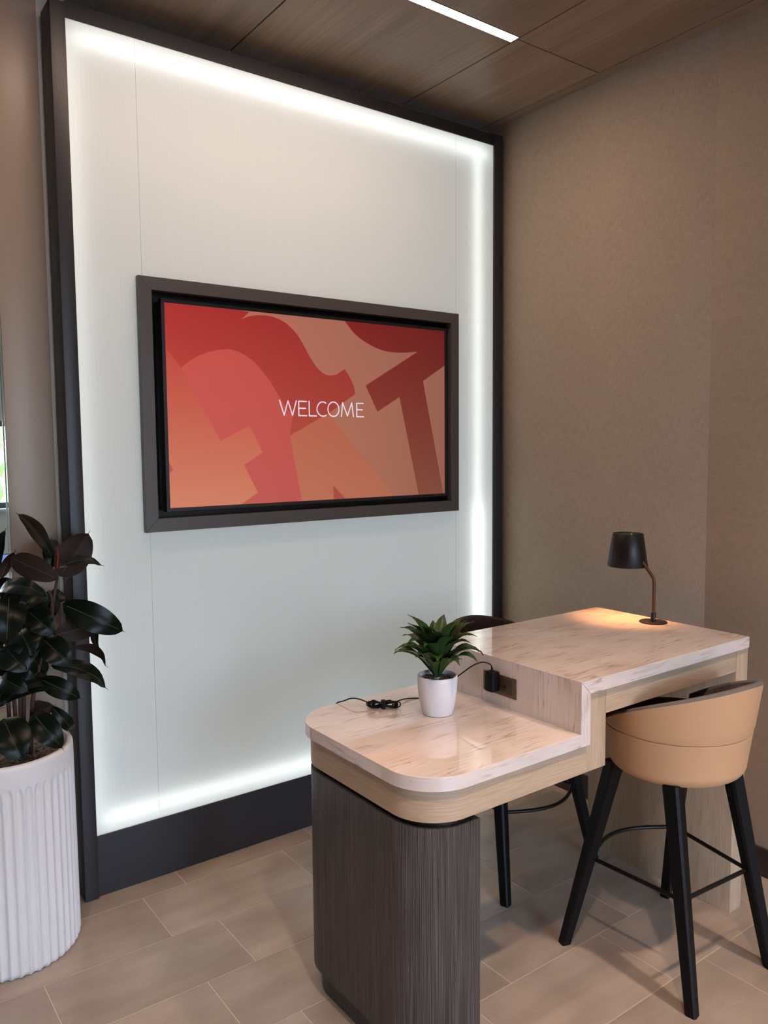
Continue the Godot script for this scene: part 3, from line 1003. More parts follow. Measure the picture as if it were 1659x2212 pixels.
func make_outlet_and_adapter() -> void:
	var o := thing("power_outlet", "bronze coloured power outlet plate set in the stone riser", "power outlet", Vector3(-1.2509, 0.9485, 1.201))
	var t := Transform3D(Basis(Vector3(0, 0, 1), Vector3(-1, 0, 0), Vector3(0, -1, 0)), Vector3.ZERO)
	var st := mb()
	prism(st, rrect(-0.076, 0.076, -0.0335, 0.0335, [0.002, 0.002, 0.002, 0.002], 3), 0.0, 0.0035, 0.001, t)
	obj("plate", st, M.plate, o)
	for x in [-0.033, 0.033]:
		st = mb()
		prism(st, rrect(x - 0.024, x + 0.024, -0.0235, 0.0235, [0.001, 0.001, 0.001, 0.001], 3), 0.0035, 0.005, 0.0005, t)
		var mod := obj("socket_insert", st, M.plate_dark, o)
		st = mb()
		prism(st, rrect(x - 0.012, x - 0.001, -0.004, 0.004, [0.001, 0.001, 0.001, 0.001], 3), 0.005, 0.0056, 0.0002, t)
		prism(st, rrect(x - 0.01, x - 0.002, 0.008, 0.0115, [0.001, 0.001, 0.001, 0.001], 3), 0.005, 0.0056, 0.0002, t)
		obj("port", st, M.void, mod)
	var a := thing("power_adapter", "black plug-in power adapter with its cable bundled on the low stone top", "adapter", Vector3(-1.271, 0.928, 1.187))
	var q := -a.position
	st = mb()
	prism(st, rrect(-0.0195, 0.0145, -0.019, 0.019, [0.004, 0.004, 0.004, 0.004], 4), 0.0, 0.066, 0.003)
	obj("adapter_block", st, M.cable, a)
	st = mb()
	lathe(st, [Vector2(0.0045, 0.066), Vector2(0.0035, 0.078), Vector2(0.002, 0.08), Vector2(0.0, 0.08)], Vector3(-0.003, 0, 0), 12)
	obj("strain_relief", st, M.cable, a)
	st = mb()
	var w1 := [Vector3(-1.274, 1.004, 1.187), Vector3(-1.279, 1.017, 1.183), Vector3(-1.3, 1.0245, 1.168), Vector3(-1.325, 1.012, 1.148), Vector3(-1.352, 0.986, 1.125), Vector3(-1.382, 0.951, 1.095), Vector3(-1.398, 0.905, 1.05), Vector3(-1.4, 0.8805, 1.0), Vector3(-1.43, 0.8795, 0.972), Vector3(-1.47, 0.884, 0.971), Vector3(-1.514, 0.888, 0.983), Vector3(-1.545, 0.89, 0.992)]
	var w2 := [Vector3(-1.59, 0.888, 0.962), Vector3(-1.602, 0.892, 0.94), Vector3(-1.62, 0.9, 0.917), Vector3(-1.634, 0.899, 0.893), Vector3(-1.65, 0.888, 0.872), Vector3(-1.665, 0.872, 0.845), Vector3(-1.67, 0.82, 0.838), Vector3(-1.668, 0.6, 0.84), Vector3(-1.67, 0.3, 0.845), Vector3(-1.66, 0.004, 0.86), Vector3(-1.6, 0.004, 0.83)]
	for w in [w1, w2]:
		for k in w.size():
			w[k] += q
		tube(st, curve(w, 6), 0.0021, -1.0, 8)
	obj("cable", st, M.cable, a)
	st = mb()
	var rng := RandomNumberGenerator.new()
	rng.seed = 21
	var side := Vector3(0.806, 0, 0.592)
	var into := Vector3(-0.592, 0, 0.806)
	for k in 10:
		var lp := []
		var lx := rng.randf_range(0.036, 0.052)
		var hy := rng.randf_range(0.012, 0.018)
		var tilt := rng.randf_range(0.7, 1.25)
		var off := rng.randf_range(-0.008, 0.008)
		for i in 37:
			var th := TAU * i / 36.0
			var pnt := Vector3(-1.5735, 0.0, 0.9905) + side * (lx * cos(th) + off) + into * (hy * sin(2.0 * th) * cos(tilt) + off * 0.7)
			pnt.y = 0.8795 + 0.0125 + (hy * sin(2.0 * th) * sin(tilt)) + rng.randf_range(-0.0004, 0.0004)
			pnt.y = maxf(pnt.y, 0.8795)
			lp.append(pnt + q)
		tube(st, lp, 0.0021, -1.0, 7, false)
	obj("cable_bundle", st, M.cable, a)
	st = mb()
	var bt := Transform3D(Basis(side, Vector3.UP, into), Vector3(-1.5735, 0.8775, 0.9905) + q)
	prism(st, rrect(-0.0085, 0.0085, -0.0085, 0.0085, [0.004, 0.004, 0.004, 0.004], 4), 0.0, 0.029, 0.003, bt)
	obj("tie_strap", st, M.cable, a)


func make_desk_plant() -> void:
	var at := Vector3(-1.4607, 0.8774, 1.1305)
	var pot := thing("plant_pot", "small white ceramic pot on the low stone top", "plant pot", at)
	var st := mb()
	lathe(st, [Vector2(0.0, 0.0), Vector2(0.044, 0.0), Vector2(0.048, 0.002), Vector2(0.053, 0.018), Vector2(0.059, 0.045), Vector2(0.0632, 0.08), Vector2(0.0645, 0.11), Vector2(0.0645, 0.122), Vector2(0.0632, 0.1255), Vector2(0.0605, 0.1262), Vector2(0.058, 0.1245), Vector2(0.0568, 0.118), Vector2(0.056, 0.09)], Vector3.ZERO, 56)
	obj("body", st, M.ceramic, pot)
	st = mb()
	lathe(st, [Vector2(0.0566, 0.106), Vector2(0.0, 0.108)], Vector3.ZERO, 32)
	obj("soil", st, M.soil, pot)
	pebbles("pot_gravel", "fine tan gravel filling the small white pot", at + Vector3(0, 0.108, 0), 0.053, 300, 0.0056, 3, 0.012)
	var pl := thing("desk_plant", "small leafy green plant in the white pot on the desk", "plant", at + Vector3(0, 0.105, 0))
	st = mb()
	tube(st, [Vector3(0, 0, 0), Vector3(0.001, 0.03, 0), Vector3(0, 0.075, 0.002)], 0.011, 0.008, 10)
	obj("stem", st, M.leaf_green, pl)
	var rng := RandomNumberGenerator.new()
	rng.seed = 77
	var n := 44
	for i in n:
		var f := float(i) / (n - 1)
		var az := i * 2.399963 + rng.randf_range(-0.2, 0.2)
		var k := clampf(pow(f, 0.85) + rng.randf_range(-0.18, 0.18), 0.0, 1.0)
		var el := lerpf(0.9, 1.43, k)
		var ln := lerpf(0.182, 0.21, k) * rng.randf_range(0.9, 1.07)
		var droop := lerpf(1.75, 0.95, k) * rng.randf_range(0.75, 1.25)
		if i < 6:
			ln *= 0.6
			el = rng.randf_range(1.05, 1.25)
			droop = 1.1
		strap_leaf(pl, Vector3(0, 0.006 + 0.03 * f, 0), az, el, ln, rng.randf_range(0.038, 0.05), droop, lerpf(0.7, 1.2, rng.randf()))


# A strap leaf that rises at el and bends over by droop; a mesh of its own.
func strap_leaf(root: Node3D, base: Vector3, az: float, el: float, ln: float, wd: float, droop: float, tone: float) -> void:
	var st := mb()
	var d := Vector3(cos(az), 0, sin(az))
	var s := Vector3(-sin(az), 0, cos(az))
	var rows := 12
	var top := []
	var bot := []
	var p := base + d * 0.006
	var widths := [0.3, 0.3, 0.34, 0.42, 0.56, 0.74, 0.9, 0.99, 1.0, 0.88, 0.6, 0.27, 0.02]
	for i in rows + 1:
		var t := float(i) / rows
		var a := el - droop * pow(t, 2.3)
		var dir := d * cos(a) + Vector3.UP * sin(a)
		var nn := Vector3.UP * cos(a) - d * sin(a)
		if i > 0:
			p += dir * (ln / rows)
		var hw: float = wd * 0.5 * widths[i]
		var r0 := PackedVector3Array()
		var r1 := PackedVector3Array()
		for j in 5:
			var x := (j - 2) / 2.0
			var q := p + s * hw * x + nn * (absf(x) * hw * 0.35 + 0.0015 * sin(t * 14.0 + az) * x)
			r0.append(q)
			r1.append(q - nn * 0.0009)
		top.append(r0)
		bot.append(r1)
	st.set_color(Color(0.03 * tone, 0.085 * tone, 0.014 * tone))
	grid(st, top, false, 1.0)
	st.set_color(Color(0.045 * tone, 0.09 * tone, 0.025 * tone))
	grid(st, bot, false, -1.0)
	obj("leaf", st, M.leaf_green, root)


func pebbles(called: String, label: String, c: Vector3, radius: float, n: int, size: float, sd: int, hollow := 0.0) -> void:
	var rng := RandomNumberGenerator.new()
	rng.seed = sd
	var sp := SphereMesh.new()
	sp.radius = 1.0
	sp.height = 2.0
	sp.radial_segments = 8
	sp.rings = 4
	var mm := MultiMesh.new()
	mm.transform_format = MultiMesh.TRANSFORM_3D
	mm.use_colors = true
	mm.mesh = sp
	mm.instance_count = n
	for i in n:
		var r := sqrt(rng.randf_range(hollow * hollow / (radius * radius), 1.0)) * radius
		var a := rng.randf() * TAU
		var b := Basis.from_euler(Vector3(rng.randf() * TAU, rng.randf() * TAU, rng.randf() * TAU)) * Basis.from_scale(Vector3(1.0, rng.randf_range(0.55, 0.8), rng.randf_range(0.7, 1.0)) * size * rng.randf_range(0.7, 1.2))
		mm.set_instance_transform(i, Transform3D(b, c + Vector3(cos(a) * r, rng.randf_range(-0.4, 0.6) * size, sin(a) * r)))
		var t := rng.randf_range(0.55, 1.25)
		mm.set_instance_color(i, Color(0.27 * t, 0.215 * t, 0.16 * t))
	var o := MultiMeshInstance3D.new()
	o.name = numbered(called)
	o.multimesh = mm
	o.material_override = M.pebble
	add_child(o)
	tag(o, label, "gravel", "", "stuff")


# ---------------------------------------------------------------- stools
func make_stools() -> void:
	var a := build_stool("bar_stool", "tan leather bar stool tucked under the near side of the desk", M.leather)
	a.position = Vector3(-0.755, 0, 1.53)
	a.rotation.y = -0.07
	var b := build_stool("bar_stool", "bar stool on the far side of the desk, its brown back showing above the top", M.leather)
	b.position = Vector3(-0.75, 0, 0.745)
	b.rotation.y = PI + 0.04


func shell_r(y: float) -> float:
	# plan half width of the seat shell at height y
	return lerpf(0.224, 0.264, (y - 0.701) / 0.269)


func build_stool(called: String, label: String, hide: Material) -> Node3D:
	var s := thing(called, label, "bar stool", Vector3.ZERO, 0.0, "bar stools at the desk")
	# lower shell, all round
	var st := mb()
	var prof := [Vector2(0.0, 0.661), Vector2(0.16, 0.661)]
	for k in 9:
		var q := -PI / 2 + PI / 2 * k / 9.0
		prof.append(Vector2(0.184 + 0.04 * cos(q), 0.701 + 0.04 * sin(q)))
	for k in 8:
		var y := 0.701 + k * 0.0153
		prof.append(Vector2(shell_r(y), y))
	prof.append(Vector2(shell_r(0.808) - 0.002, 0.8095))
	prof.append(Vector2(shell_r(0.808) - 0.02, 0.81))
	lathe(st, prof, Vector3.ZERO, 64, 1.0, 0.97)
	obj("seat_shell", st, hide, s)
	# cushion
	st = mb()
	lathe(st, [Vector2(0.235, 0.79), Vector2(0.234, 0.812), Vector2(0.222, 0.823), Vector2(0.18, 0.83), Vector2(0.0, 0.834)], Vector3.ZERO, 48, 1.0, 0.97)
	obj("seat_cushion", st, M.brown_fabric, s)
	# backrest: outside of leather, lining and rim of felt
	var lim := 2.05
	var cols := 48
	var rows := 8
	var outer := []
	var inner := []
	var rim := []
	for i in rows + 1:
		outer.append(PackedVector3Array())
		inner.append(PackedVector3Array())
	for i in 5:
		rim.append(PackedVector3Array())
	for j in cols + 1:
		var f := lerpf(-lim, lim, float(j) / cols)
		var h := 0.985 - 0.155 * pow(absf(f) / lim, 1.7)
		var e := Vector3(sin(f), 0, cos(f) * 0.97)
		var ro := 0.0
		for i in rows + 1:
			var y := lerpf(0.8115, h, float(i) / rows)
			ro = shell_r(y) + 0.0015 - (0.003 if i == 0 else 0.0)
			outer[i].append(e * ro + Vector3(0, y, 0))
			inner[i].append(e * (ro - 0.024) + Vector3(0, y, 0))
		for i in 5:
			var a := PI * i / 4.0
			rim[i].append(e * (ro - 0.012 + 0.012 * cos(a)) + Vector3(0, h + 0.009 * sin(a), 0))
	st = mb()
	grid(st, outer, false, 1.0 if grid_out(outer) else -1.0)
	obj("backrest", st, hide, s)
	st = mb()
	grid(st, inner, false, -1.0 if grid_out(inner) else 1.0)
	grid(st, rim, false, 1.0 if grid_out(rim) else -1.0)
	for e in [0, cols]:
		var n: Vector3 = (outer[4][e] - outer[4][1 if e == 0 else cols - 1]).normalized()
		for i in rows:
			flat(st, outer[i][e], inner[i][e], inner[i + 1][e], outer[i + 1][e], n)
	obj("back_lining", st, M.felt if hide == M.leather and called == "bar_stool" and not names.has("second_stool") else M.brown_fabric, s)
	names["second_stool"] = 1
	# legs
	var feet := [Vector3(-0.27, 0, -0.235), Vector3(0.265, 0, -0.232), Vector3(0.205, 0, 0.23), Vector3(-0.203, 0, 0.233)]
	var tops := [Vector3(-0.165, 0.672, -0.115), Vector3(0.18, 0.672, -0.1), Vector3(0.14, 0.672, 0.11), Vector3(-0.154, 0.672, 0.108)]
	for k in 4:
		st = mb()
		leg_bar(st, tops[k], feet[k], 0.0255, 0.0165, 0.25 if k % 2 == 0 else -0.25)
		obj("leg", st, M.black_wood, s)
	# footrest: two straight sides, a straight back bar and a bowed front bar
	var ring := []
	for k in 4:
		ring.append(feet[k].lerp(tops[k], 0.475) * Vector3(0.95, 1, 0.95))
	st = mb()
	var bow := []
	for i in 17:
		var t := i / 16.0
		var p: Vector3 = ring[0].lerp(ring[1], t)
		bow.append(p + Vector3(0, 0, -0.085 * sin(PI * t)))
	tube(st, bow, 0.0072, -1.0, 10)
	for k in [[1, 2], [2, 3], [3, 0]]:
		tube(st, [ring[k[0]], (ring[k[0]] + ring[k[1]]) * 0.5, ring[k[1]]], 0.0072, -1.0, 10)
	obj("footrest", st, M.black_metal, s)
	return s


# Whether du x dv of a grid round the y axis points away from it.
func grid_out(g: Array) -> bool:
	var i: int = g.size() / 2
	var j: int = g[0].size() / 2
	var du: Vector3 = g[i][j + 1] - g[i][j - 1]
	var dv: Vector3 = g[mini(i + 1, g.size() - 1)][j] - g[i - 1][j]
	var p: Vector3 = g[i][j]
	if g.size() == 5:
		return du.cross(dv).y > 0.0
	return du.cross(dv).dot(Vector3(p.x, 0, p.z)) > 0.0


# ---------------------------------------------------------------- planter
const PLANTER := Vector3(-2.5584, 0.0, 0.1155)


func make_planter() -> void:
	var o := thing("planter", "tall white fluted round planter holding the rubber plant", "planter", PLANTER)
	var st := mb()
	var seg := 46 * 10
	var ys := [0.0, 0.004, 0.012, 0.02, 0.1, 0.3, 0.5, 0.6, 0.612, 0.622, 0.63, 0.636, 0.641, 0.645, 0.7, 0.708, 0.7135]
	var g := []
	for y in ys:
		var row := PackedVector3Array()
		var base: float = 0.2265 - 0.002 * y
		if y < 0.02:
			base -= 0.012 * pow(1.0 - y / 0.02, 2.0)
		if y > 0.705:
			base -= 0.004 * (y - 0.705) / 0.0085
		for k in seg:
			var u := fposmod(k / 10.0, 1.0) * 2.0 - 1.0
			var top := 0.645 - 0.045 * (1.0 - sqrt(maxf(0.0, 1.0 - pow(minf(1.0, absf(u) / 0.82), 2.0))))
			var dep := 0.0
			if absf(u) < 0.82:
				dep = 0.0075 * pow(cos(u / 0.82 * PI / 2.0), 0.6) * smoothstep(top + 0.004, top - 0.016, y)
			var a := TAU * k / seg
			row.append(Vector3(cos(a) * (base - dep), y, sin(a) * (base - dep)))
		g.append(row)
	grid(st, g, true, -1.0)
	lathe(st, [Vector2(0.2211, 0.7135), Vector2(0.2185, 0.7155), Vector2(0.208, 0.7155), Vector2(0.2055, 0.713), Vector2(0.2045, 0.66), Vector2(0.204, 0.6)], Vector3.ZERO, 96)
	lathe(st, [Vector2(0.0, 0.0), Vector2(0.214, 0.0)], Vector3.ZERO, 96)
	obj("body", st, M.planter, o)
	st = mb()
	lathe(st, [Vector2(0.2044, 0.664), Vector2(0.0, 0.668)], Vector3.ZERO, 48)
	obj("soil", st, M.soil, o)
	pebbles("planter_gravel", "speckled gravel filling the tall white planter", PLANTER + Vector3(0, 0.668, 0), 0.2, 2600, 0.0068, 8)


func V(x: float, y: float, z: float) -> Vector3:
	return Vector3(x, y, z) - PLANTER


# A broad leathery leaf from b to t, its upper face along up, w wide, bowed by bow.
func leaf_at(root: Node3D, b: Vector3, t: Vector3, up: Vector3, w: float, bow: float) -> void:
	var ax := t - b
	var ln := ax.length()
	ax /= ln
	up = (up - ax * up.dot(ax)).normalized()
	var s := ax.cross(up)
	var rows := 14
	var top := []
	var bot := []
	var seedv := fposmod(b.x * 37.0 + b.y * 91.0 + t.z * 53.0, 1.0)
	for i in rows + 1:
		var f := float(i) / rows
		var hw := w * 0.5 * pow(maxf(0.0, sin(PI * pow(f, 0.95))), 0.56)
		if f > 0.93:
			hw = minf(hw, w * 0.5 * (1.0 - f) * 3.0 + 0.0012)
		if i == 0:
			hw = 0.0018
		var c := b + ax * ln * f + up * bow * (4.0 * f * (1.0 - f)) - up * bow * 0.5 * smoothstep(0.8, 1.0, f)
		var r0 := PackedVector3Array()
		var r1 := PackedVector3Array()
		for j in 9:
			var x := (j - 4) / 4.0
			var lift := absf(x) * hw * 0.2 - hw * 0.1 * x * x + hw * 0.07 * sin(f * 9.0 + seedv * 6.0 + x * 2.0) * absf(x)
			if j == 4:
				lift -= 0.0006
			var q := c + s * hw * x + up * lift
			r0.append(q)
			r1.append(q - up * (0.0011 if j != 4 else 0.0022))
		top.append(r0)
		bot.append(r1)
	# drip tip
	var tip_dir := (ax - up * 0.5).normalized()
	var st := mb()
	st.set_color(Color(0.0055, 0.008, 0.0058))
	grid(st, top, false, 1.0 if s.cross(ax).dot(up) > 0.0 else -1.0)
	tube(st, [t - up * bow * 0.5 - ax * 0.004, t - up * bow * 0.5 + tip_dir * 0.006, t - up * bow * 0.5 + tip_dir * 0.013 + s * 0.002], 0.0014, 0.0003, 5)
	for e in [0, 8]:
		for i in rows:
			flat(st, top[i][e], top[i + 1][e], bot[i + 1][e], bot[i][e], s if e == 8 else -s)
	st.set_color(Color(0.05, 0.05, 0.03))
	midrib(st, top, up, 0.0004)
	var mesh: ArrayMesh = st.commit()
	var su := mb()
	su.set_color(Color(0.03, 0.018, 0.012))
	grid(su, bot, false, -1.0 if s.cross(ax).dot(up) > 0.0 else 1.0)
	su.set_color(Color(0.075, 0.05, 0.03))
	midrib(su, bot, -up, 0.0008)
	su.commit(mesh)
	mesh.surface_set_material(0, M.leaf_top)
	mesh.surface_set_material(1, M.leaf_under)
	obj("leaf", mesh, null, root)


# The raised rib down the middle of a leaf face.
func midrib(st: SurfaceTool, g: Array, n: Vector3, lift: float) -> void:
	for i in range(1, g.size() - 2):
		var a: Vector3 = g[i][4] + n * lift
		var b: Vector3 = g[i + 1][4] + n * lift
		var sa: Vector3 = (g[i][5] - g[i][3]).normalized() * lerpf(0.0016, 0.0006, float(i) / g.size())
		flat(st, a - sa, a + sa, b + sa, b - sa, n)


func make_rubber_plant() -> void:
	var p := thing("rubber_plant", "dark leaved rubber plant growing from the tall white planter", "plant", PLANTER)
	var stems := [
		[V(-2.369, 1.33, 0.149), V(-2.366, 1.285, 0.15), V(-2.374, 1.24, 0.148), V(-2.384, 1.181, 0.146), V(-2.39, 1.127, 0.145), V(-2.412, 1.046, 0.141), V(-2.431, 0.993, 0.138), V(-2.443, 0.926, 0.136), V(-2.461, 0.854, 0.133), V(-2.474, 0.66, 0.13)],
		[V(-2.394, 1.242, 0.144), V(-2.385, 1.21, 0.146), V(-2.386, 1.17, 0.146)],
		[V(-2.535, 0.916, 0.12), V(-2.517, 0.863, 0.123), V(-2.519, 0.66, 0.123)],
		[V(-2.476, 0.976, 0.13), V(-2.487, 0.858, 0.128), V(-2.493, 0.66, 0.127)],
		[V(-2.56, 0.74, 0.116), V(-2.53, 0.8, 0.121), V(-2.5, 0.66, 0.126)],
		[V(-2.56, 1.256, 0.115), V(-2.548, 1.076, 0.117), V(-2.536, 0.893, 0.12), V(-2.535, 0.66, 0.12)],
		[V(-2.502, 1.116, 0.125), V(-2.496, 0.979, 0.126), V(-2.505, 0.66, 0.125)],
		[V(-2.7, 1.3, 0.1), V(-2.66, 1.05, 0.12), V(-2.6, 0.66, 0.12)]]
	for s in stems:
		var st := mb()
		tube(st, curve(s, 4), 0.0048, 0.0075, 9)
		obj("stem", st, M.stem, p)
	var sh := mb()
	tube(sh, [V(-2.366, 1.32, 0.155), V(-2.362, 1.36, 0.158), V(-2.361, 1.398, 0.157)], 0.0045, 0.0008, 8)
	obj("leaf_sheath", sh, M.sheath, p)
	leaf_at(p, V(-2.384,1.359,0.167), V(-2.494,1.522,0.228), Vector3(0.682,0.193,0.706), 0.074, 0.012)
	leaf_at(p, V(-2.361,1.292,0.171), V(-2.254,1.432,0.149), Vector3(0.152,-0.264,-0.952), 0.116, 0.010)
	leaf_at(p, V(-2.367,1.325,0.180), V(-2.235,1.334,0.223), Vector3(-0.204,0.869,0.452), 0.050, 0.020)
	leaf_at(p, V(-2.371,1.285,0.179), V(-2.533,1.383,0.242), Vector3(-0.273,0.158,-0.949), 0.082, 0.020)
	leaf_at(p, V(-2.378,1.314,0.117), V(-2.355,1.417,0.050), Vector3(-0.165,0.565,0.808), 0.057, 0.020)
	leaf_at(p, V(-2.549,1.306,0.168), V(-2.501,1.385,0.146), Vector3(-0.142,-0.185,-0.972), 0.034, 0.010)
	leaf_at(p, V(-2.548,1.338,0.138), V(-2.531,1.464,0.161), Vector3(-0.840,0.013,0.542), 0.046, 0.010)
	leaf_at(p, V(-2.558,1.272,0.197), V(-2.452,1.267,0.337), Vector3(-0.566,0.689,0.453), 0.064, 0.035)
	leaf_at(p, V(-2.426,1.262,0.200), V(-2.521,1.218,0.295), Vector3(0.421,0.583,0.695), 0.060, 0.020)
	leaf_at(p, V(-2.540,1.255,0.241), V(-2.569,1.119,0.317), Vector3(-0.127,0.504,0.854), 0.109, 0.030)
	leaf_at(p, V(-2.359,1.197,0.181), V(-2.180,1.090,0.264), Vector3(-0.299,0.214,0.930), 0.098, 0.040)
	leaf_at(p, V(-2.393,1.089,0.175), V(-2.233,1.121,0.224), Vector3(0.321,-0.195,-0.927), 0.081, 0.020)
	leaf_at(p, V(-2.236,1.105,0.172), V(-2.254,1.027,0.200), Vector3(-0.620,0.383,0.685), 0.030, 0.025)
	leaf_at(p, V(-2.476,1.190,0.211), V(-2.422,1.124,0.302), Vector3(-0.497,0.531,0.686), 0.087, 0.020)
	leaf_at(p, V(-2.506,1.131,0.206), V(-2.494,1.070,0.310), Vector3(-0.370,0.781,0.503), 0.116, 0.020)
	leaf_at(p, V(-2.435,1.090,0.219), V(-2.376,1.013,0.310), Vector3(-0.453,0.519,0.725), 0.090, 0.020)
	leaf_at(p, V(-2.325,1.031,0.157), V(-2.221,0.971,0.205), Vector3(0.581,0.466,-0.667), 0.046, 0.030)
	leaf_at(p, V(-2.403,0.985,0.173), V(-2.240,0.904,0.253), Vector3(0.025,0.728,0.685), 0.071, 0.035)
	leaf_at(p, V(-2.444,0.947,0.187), V(-2.334,0.877,0.257), Vector3(-0.340,0.345,0.875), 0.068, 0.030)
	leaf_at(p, V(-2.558,1.084,0.217), V(-2.517,1.022,0.326), Vector3(-0.483,0.667,0.568), 0.105, 0.020)
	leaf_at(p, V(-2.570,0.981,0.215), V(-2.517,0.952,0.316), Vector3(-0.646,0.571,0.506), 0.073, 0.020)
	leaf_at(p, V(-2.390,0.909,0.186), V(-2.582,0.919,0.264), Vector3(0.194,0.911,0.365), 0.075, 0.025)
	leaf_at(p, V(-2.470,0.825,0.161), V(-2.395,0.825,0.124), Vector3(-0.415,-0.365,-0.833), 0.074, 0.015)
	leaf_at(p, V(-2.397,0.825,0.124), V(-2.323,0.719,0.116), Vector3(0.021,-0.054,0.998), 0.048, 0.030)
	leaf_at(p, V(-2.473,0.833,0.192), V(-2.408,0.728,0.284), Vector3(-0.326,0.504,0.800), 0.088, 0.030)
	leaf_at(p, V(-2.567,0.836,0.195), V(-2.540,0.730,0.312), Vector3(-0.278,0.677,0.681), 0.123, 0.020)
	leaf_at(p, V(-2.545,0.941,0.179), V(-2.601,0.885,0.210), Vector3(0.012,0.470,0.883), 0.070, 0.020)
	leaf_at(p, V(-2.490,1.226,0.148), V(-2.554,1.299,0.137), Vector3(0.103,-0.063,-0.993), 0.066, 0.020)
	leaf_at(p, V(-2.371,1.237,0.128), V(-2.408,1.139,0.081), Vector3(-0.427,-0.257,0.867), 0.084, 0.020)
	leaf_at(p, V(-2.374,1.191,0.097), V(-2.327,1.221,0.055), Vector3(0.276,0.612,0.741), 0.055, 0.010)
	leaf_at(p, V(-2.444,1.152,0.115), V(-2.482,1.222,0.068), Vector3(-0.323,0.401,0.857), 0.073, 0.020)
	leaf_at(p, V(-2.417,1.015,0.120), V(-2.448,0.949,0.094), Vector3(-0.429,-0.147,0.891), 0.084, 0.020)
	leaf_at(p, V(-2.506,1.026,0.125), V(-2.584,0.984,0.141), Vector3(0.015,0.347,0.938), 0.091, 0.020)
	leaf_at(p, V(-2.465,1.097,0.102), V(-2.390,1.000,0.094), Vector3(0.010,-0.065,0.998), 0.094, 0.020)
	leaf_at(p, V(-2.390,1.121,0.115), V(-2.436,1.201,0.086), Vector3(-0.228,0.207,0.952), 0.089, 0.020)
	leaf_at(p, V(-2.510,1.117,0.124), V(-2.446,1.135,0.176), Vector3(-0.644,0.111,0.757), 0.096, 0.020)
	leaf_at(p, V(-2.488,1.030,0.118), V(-2.439,0.994,0.157), Vector3(-0.389,0.380,0.839), 0.097, 0.020)
	leaf_at(p, V(-2.532,0.970,0.120), V(-2.466,0.943,0.193), Vector3(-0.578,0.438,0.689), 0.086, 0.020)
	leaf_at(p, V(-2.496,1.278,0.127), V(-2.546,1.236,0.168), Vector3(0.215,0.551,0.806), 0.071, 0.020)
	leaf_at(p, V(-2.457,1.052,0.133), V(-2.520,1.124,0.153), Vector3(0.126,-0.153,0.980), 0.106, 0.020)
	leaf_at(p, V(-2.483,1.204,0.129), V(-2.526,1.258,0.152), Vector3(0.159,-0.276,0.948), 0.086, 0.020)
	leaf_at(p, V(-2.419,0.969,0.120), V(-2.491,0.919,0.148), Vector3(0.042,0.444,0.895), 0.088, 0.020)
	leaf_at(p, V(-2.545,1.133,0.138), V(-2.600,1.090,0.189), Vector3(0.233,0.601,0.764), 0.094, 0.020)
	# the side of the crown that the picture cuts off
	var rng := RandomNumberGenerator.new()
	rng.seed = 31
	for k in 26:
		var y := rng.randf_range(0.8, 1.4)
		var c := Vector3(-2.66 + (y - 1.0) * -0.08, y, 0.11)
		var a := rng.randf_range(1.9, 4.9)
		var d := Vector3(cos(a), rng.randf_range(-0.35, 0.6), sin(a)).normalized()
		if c.z + d.z * 0.2 < -0.08:
			d.z *= 0.3
		var b := c + d * 0.03
		leaf_at(p, V(b.x, b.y, b.z), V(b.x, b.y, b.z) + d * rng.randf_range(0.13, 0.19), (Vector3.UP + d * 0.3).normalized(), rng.randf_range(0.075, 0.1), 0.02)


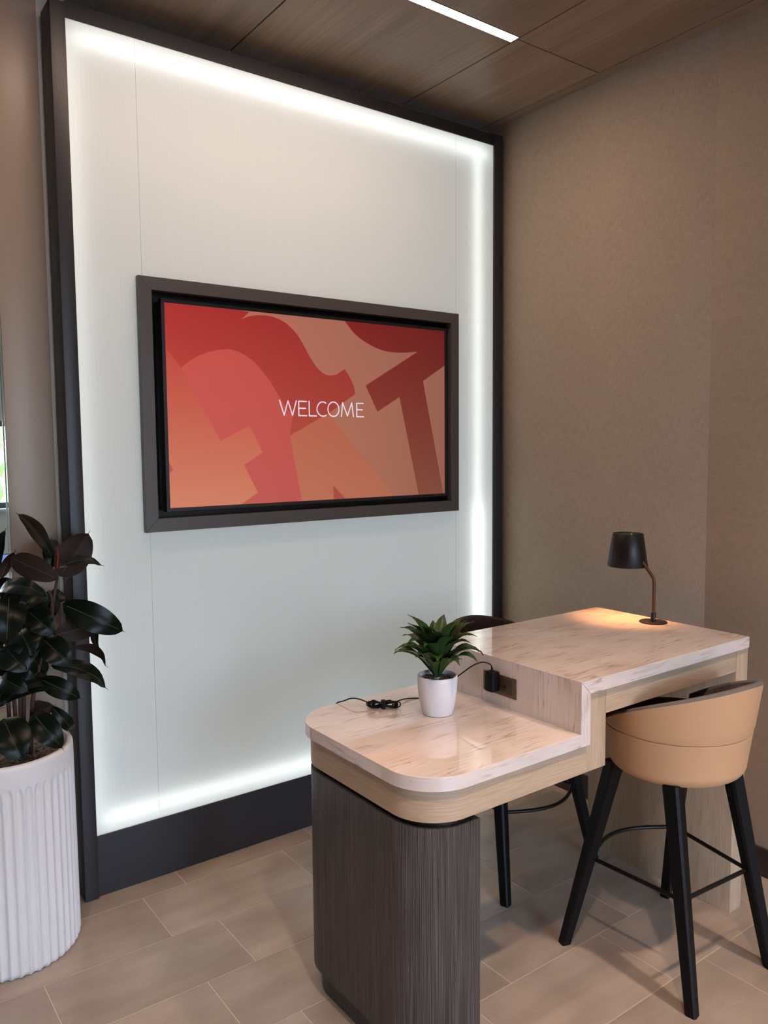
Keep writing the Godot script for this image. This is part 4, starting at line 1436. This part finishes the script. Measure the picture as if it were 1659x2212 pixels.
# ---------------------------------------------------------------- lamps in the ceiling
func make_linear_light() -> void:
	var l := thing("linear_light", "slim linear light recessed in a joint of the walnut ceiling", "ceiling light", Vector3(-1.53, CEIL, 0.6333))
	var hl := 0.91
	var st := mb()
	bx(st, Vector3(-hl, -0.0005, -0.0265), Vector3(hl, 0.02, -0.0225), 0.0005)
	bx(st, Vector3(-hl, -0.0005, 0.0225), Vector3(hl, 0.02, 0.0265), 0.0005)
	bx(st, Vector3(-hl, 0.008, -0.0225), Vector3(hl, 0.02, 0.0225), 0.0)
	obj("housing", st, M.black_metal, l)
	obj("end_cap", box(Vector3(hl, 0.0, -0.0265), Vector3(hl + 0.008, 0.02, 0.0265), 0.0005), M.void, l)
	obj("end_cap", box(Vector3(-hl - 0.008, 0.0, -0.0265), Vector3(-hl, 0.02, 0.0265), 0.0005), M.void, l)
	obj("diffuser", box(Vector3(-hl, -0.002, -0.0225), Vector3(hl, 0.006, 0.0225), 0.001), glow(Color(1.0, 0.93, 0.88), 2.2), l)
	area("linear_glow", Vector3(0, -0.006, 0), Vector3.DOWN, Vector3.RIGHT, Vector2(1.8, 0.04), WARM, LINEAR_ENERGY, l)


const WARM := Color(1.0, 0.86, 0.765)


func make_downlights() -> void:
	var spots := [Vector2(-0.85, 2.75), Vector2(-2.3, 2.75), Vector2(-3.15, 1.7), Vector2(-0.85, 4.4), Vector2(-2.3, 4.4), Vector2(-3.9, 4.4)]
	var which := ["near row, closest to the taupe side wall", "near row, second from the taupe side wall", "nearest the feature wall, third from the side wall", "far row, closest to the taupe side wall", "far row, second from the taupe side wall", "far row, third from the taupe side wall"]
	for k in spots.size():
		var s: Vector2 = spots[k]
		var d := thing("downlight", "recessed downlight in the walnut ceiling, " + which[k], "ceiling light", Vector3(s.x, CEIL, s.y), 0.0, "downlights in the walnut ceiling")
		var st := mb()
		lathe(st, [Vector2(0.045, 0.002), Vector2(0.047, -0.003), Vector2(0.06, -0.004), Vector2(0.062, 0.0)], Vector3.ZERO, 32)
		obj("trim_ring", st, M.ceramic, d)
		st = mb()
		lathe(st, [Vector2(0.0, -0.001), Vector2(0.045, -0.001)], Vector3.ZERO, 24)
		obj("diffuser", st, glow(Color(1.0, 0.85, 0.68), 4.0), d)
		var l := SpotLight3D.new()
		l.name = "downlight_glow"
		l.position = Vector3(0, -0.012, 0)
		l.rotation.x = -PI / 2
		l.spot_angle = 46.0
		l.spot_angle_attenuation = 0.7
		l.spot_range = 20.0
		l.spot_attenuation = 2.0
		l.light_size = 0.045
		l.light_color = WARM
		l.light_energy = DOWN_ENERGY * (0.6 if k == 2 or k == 5 else 1.15)
		l.shadow_enabled = true
		d.add_child(l)
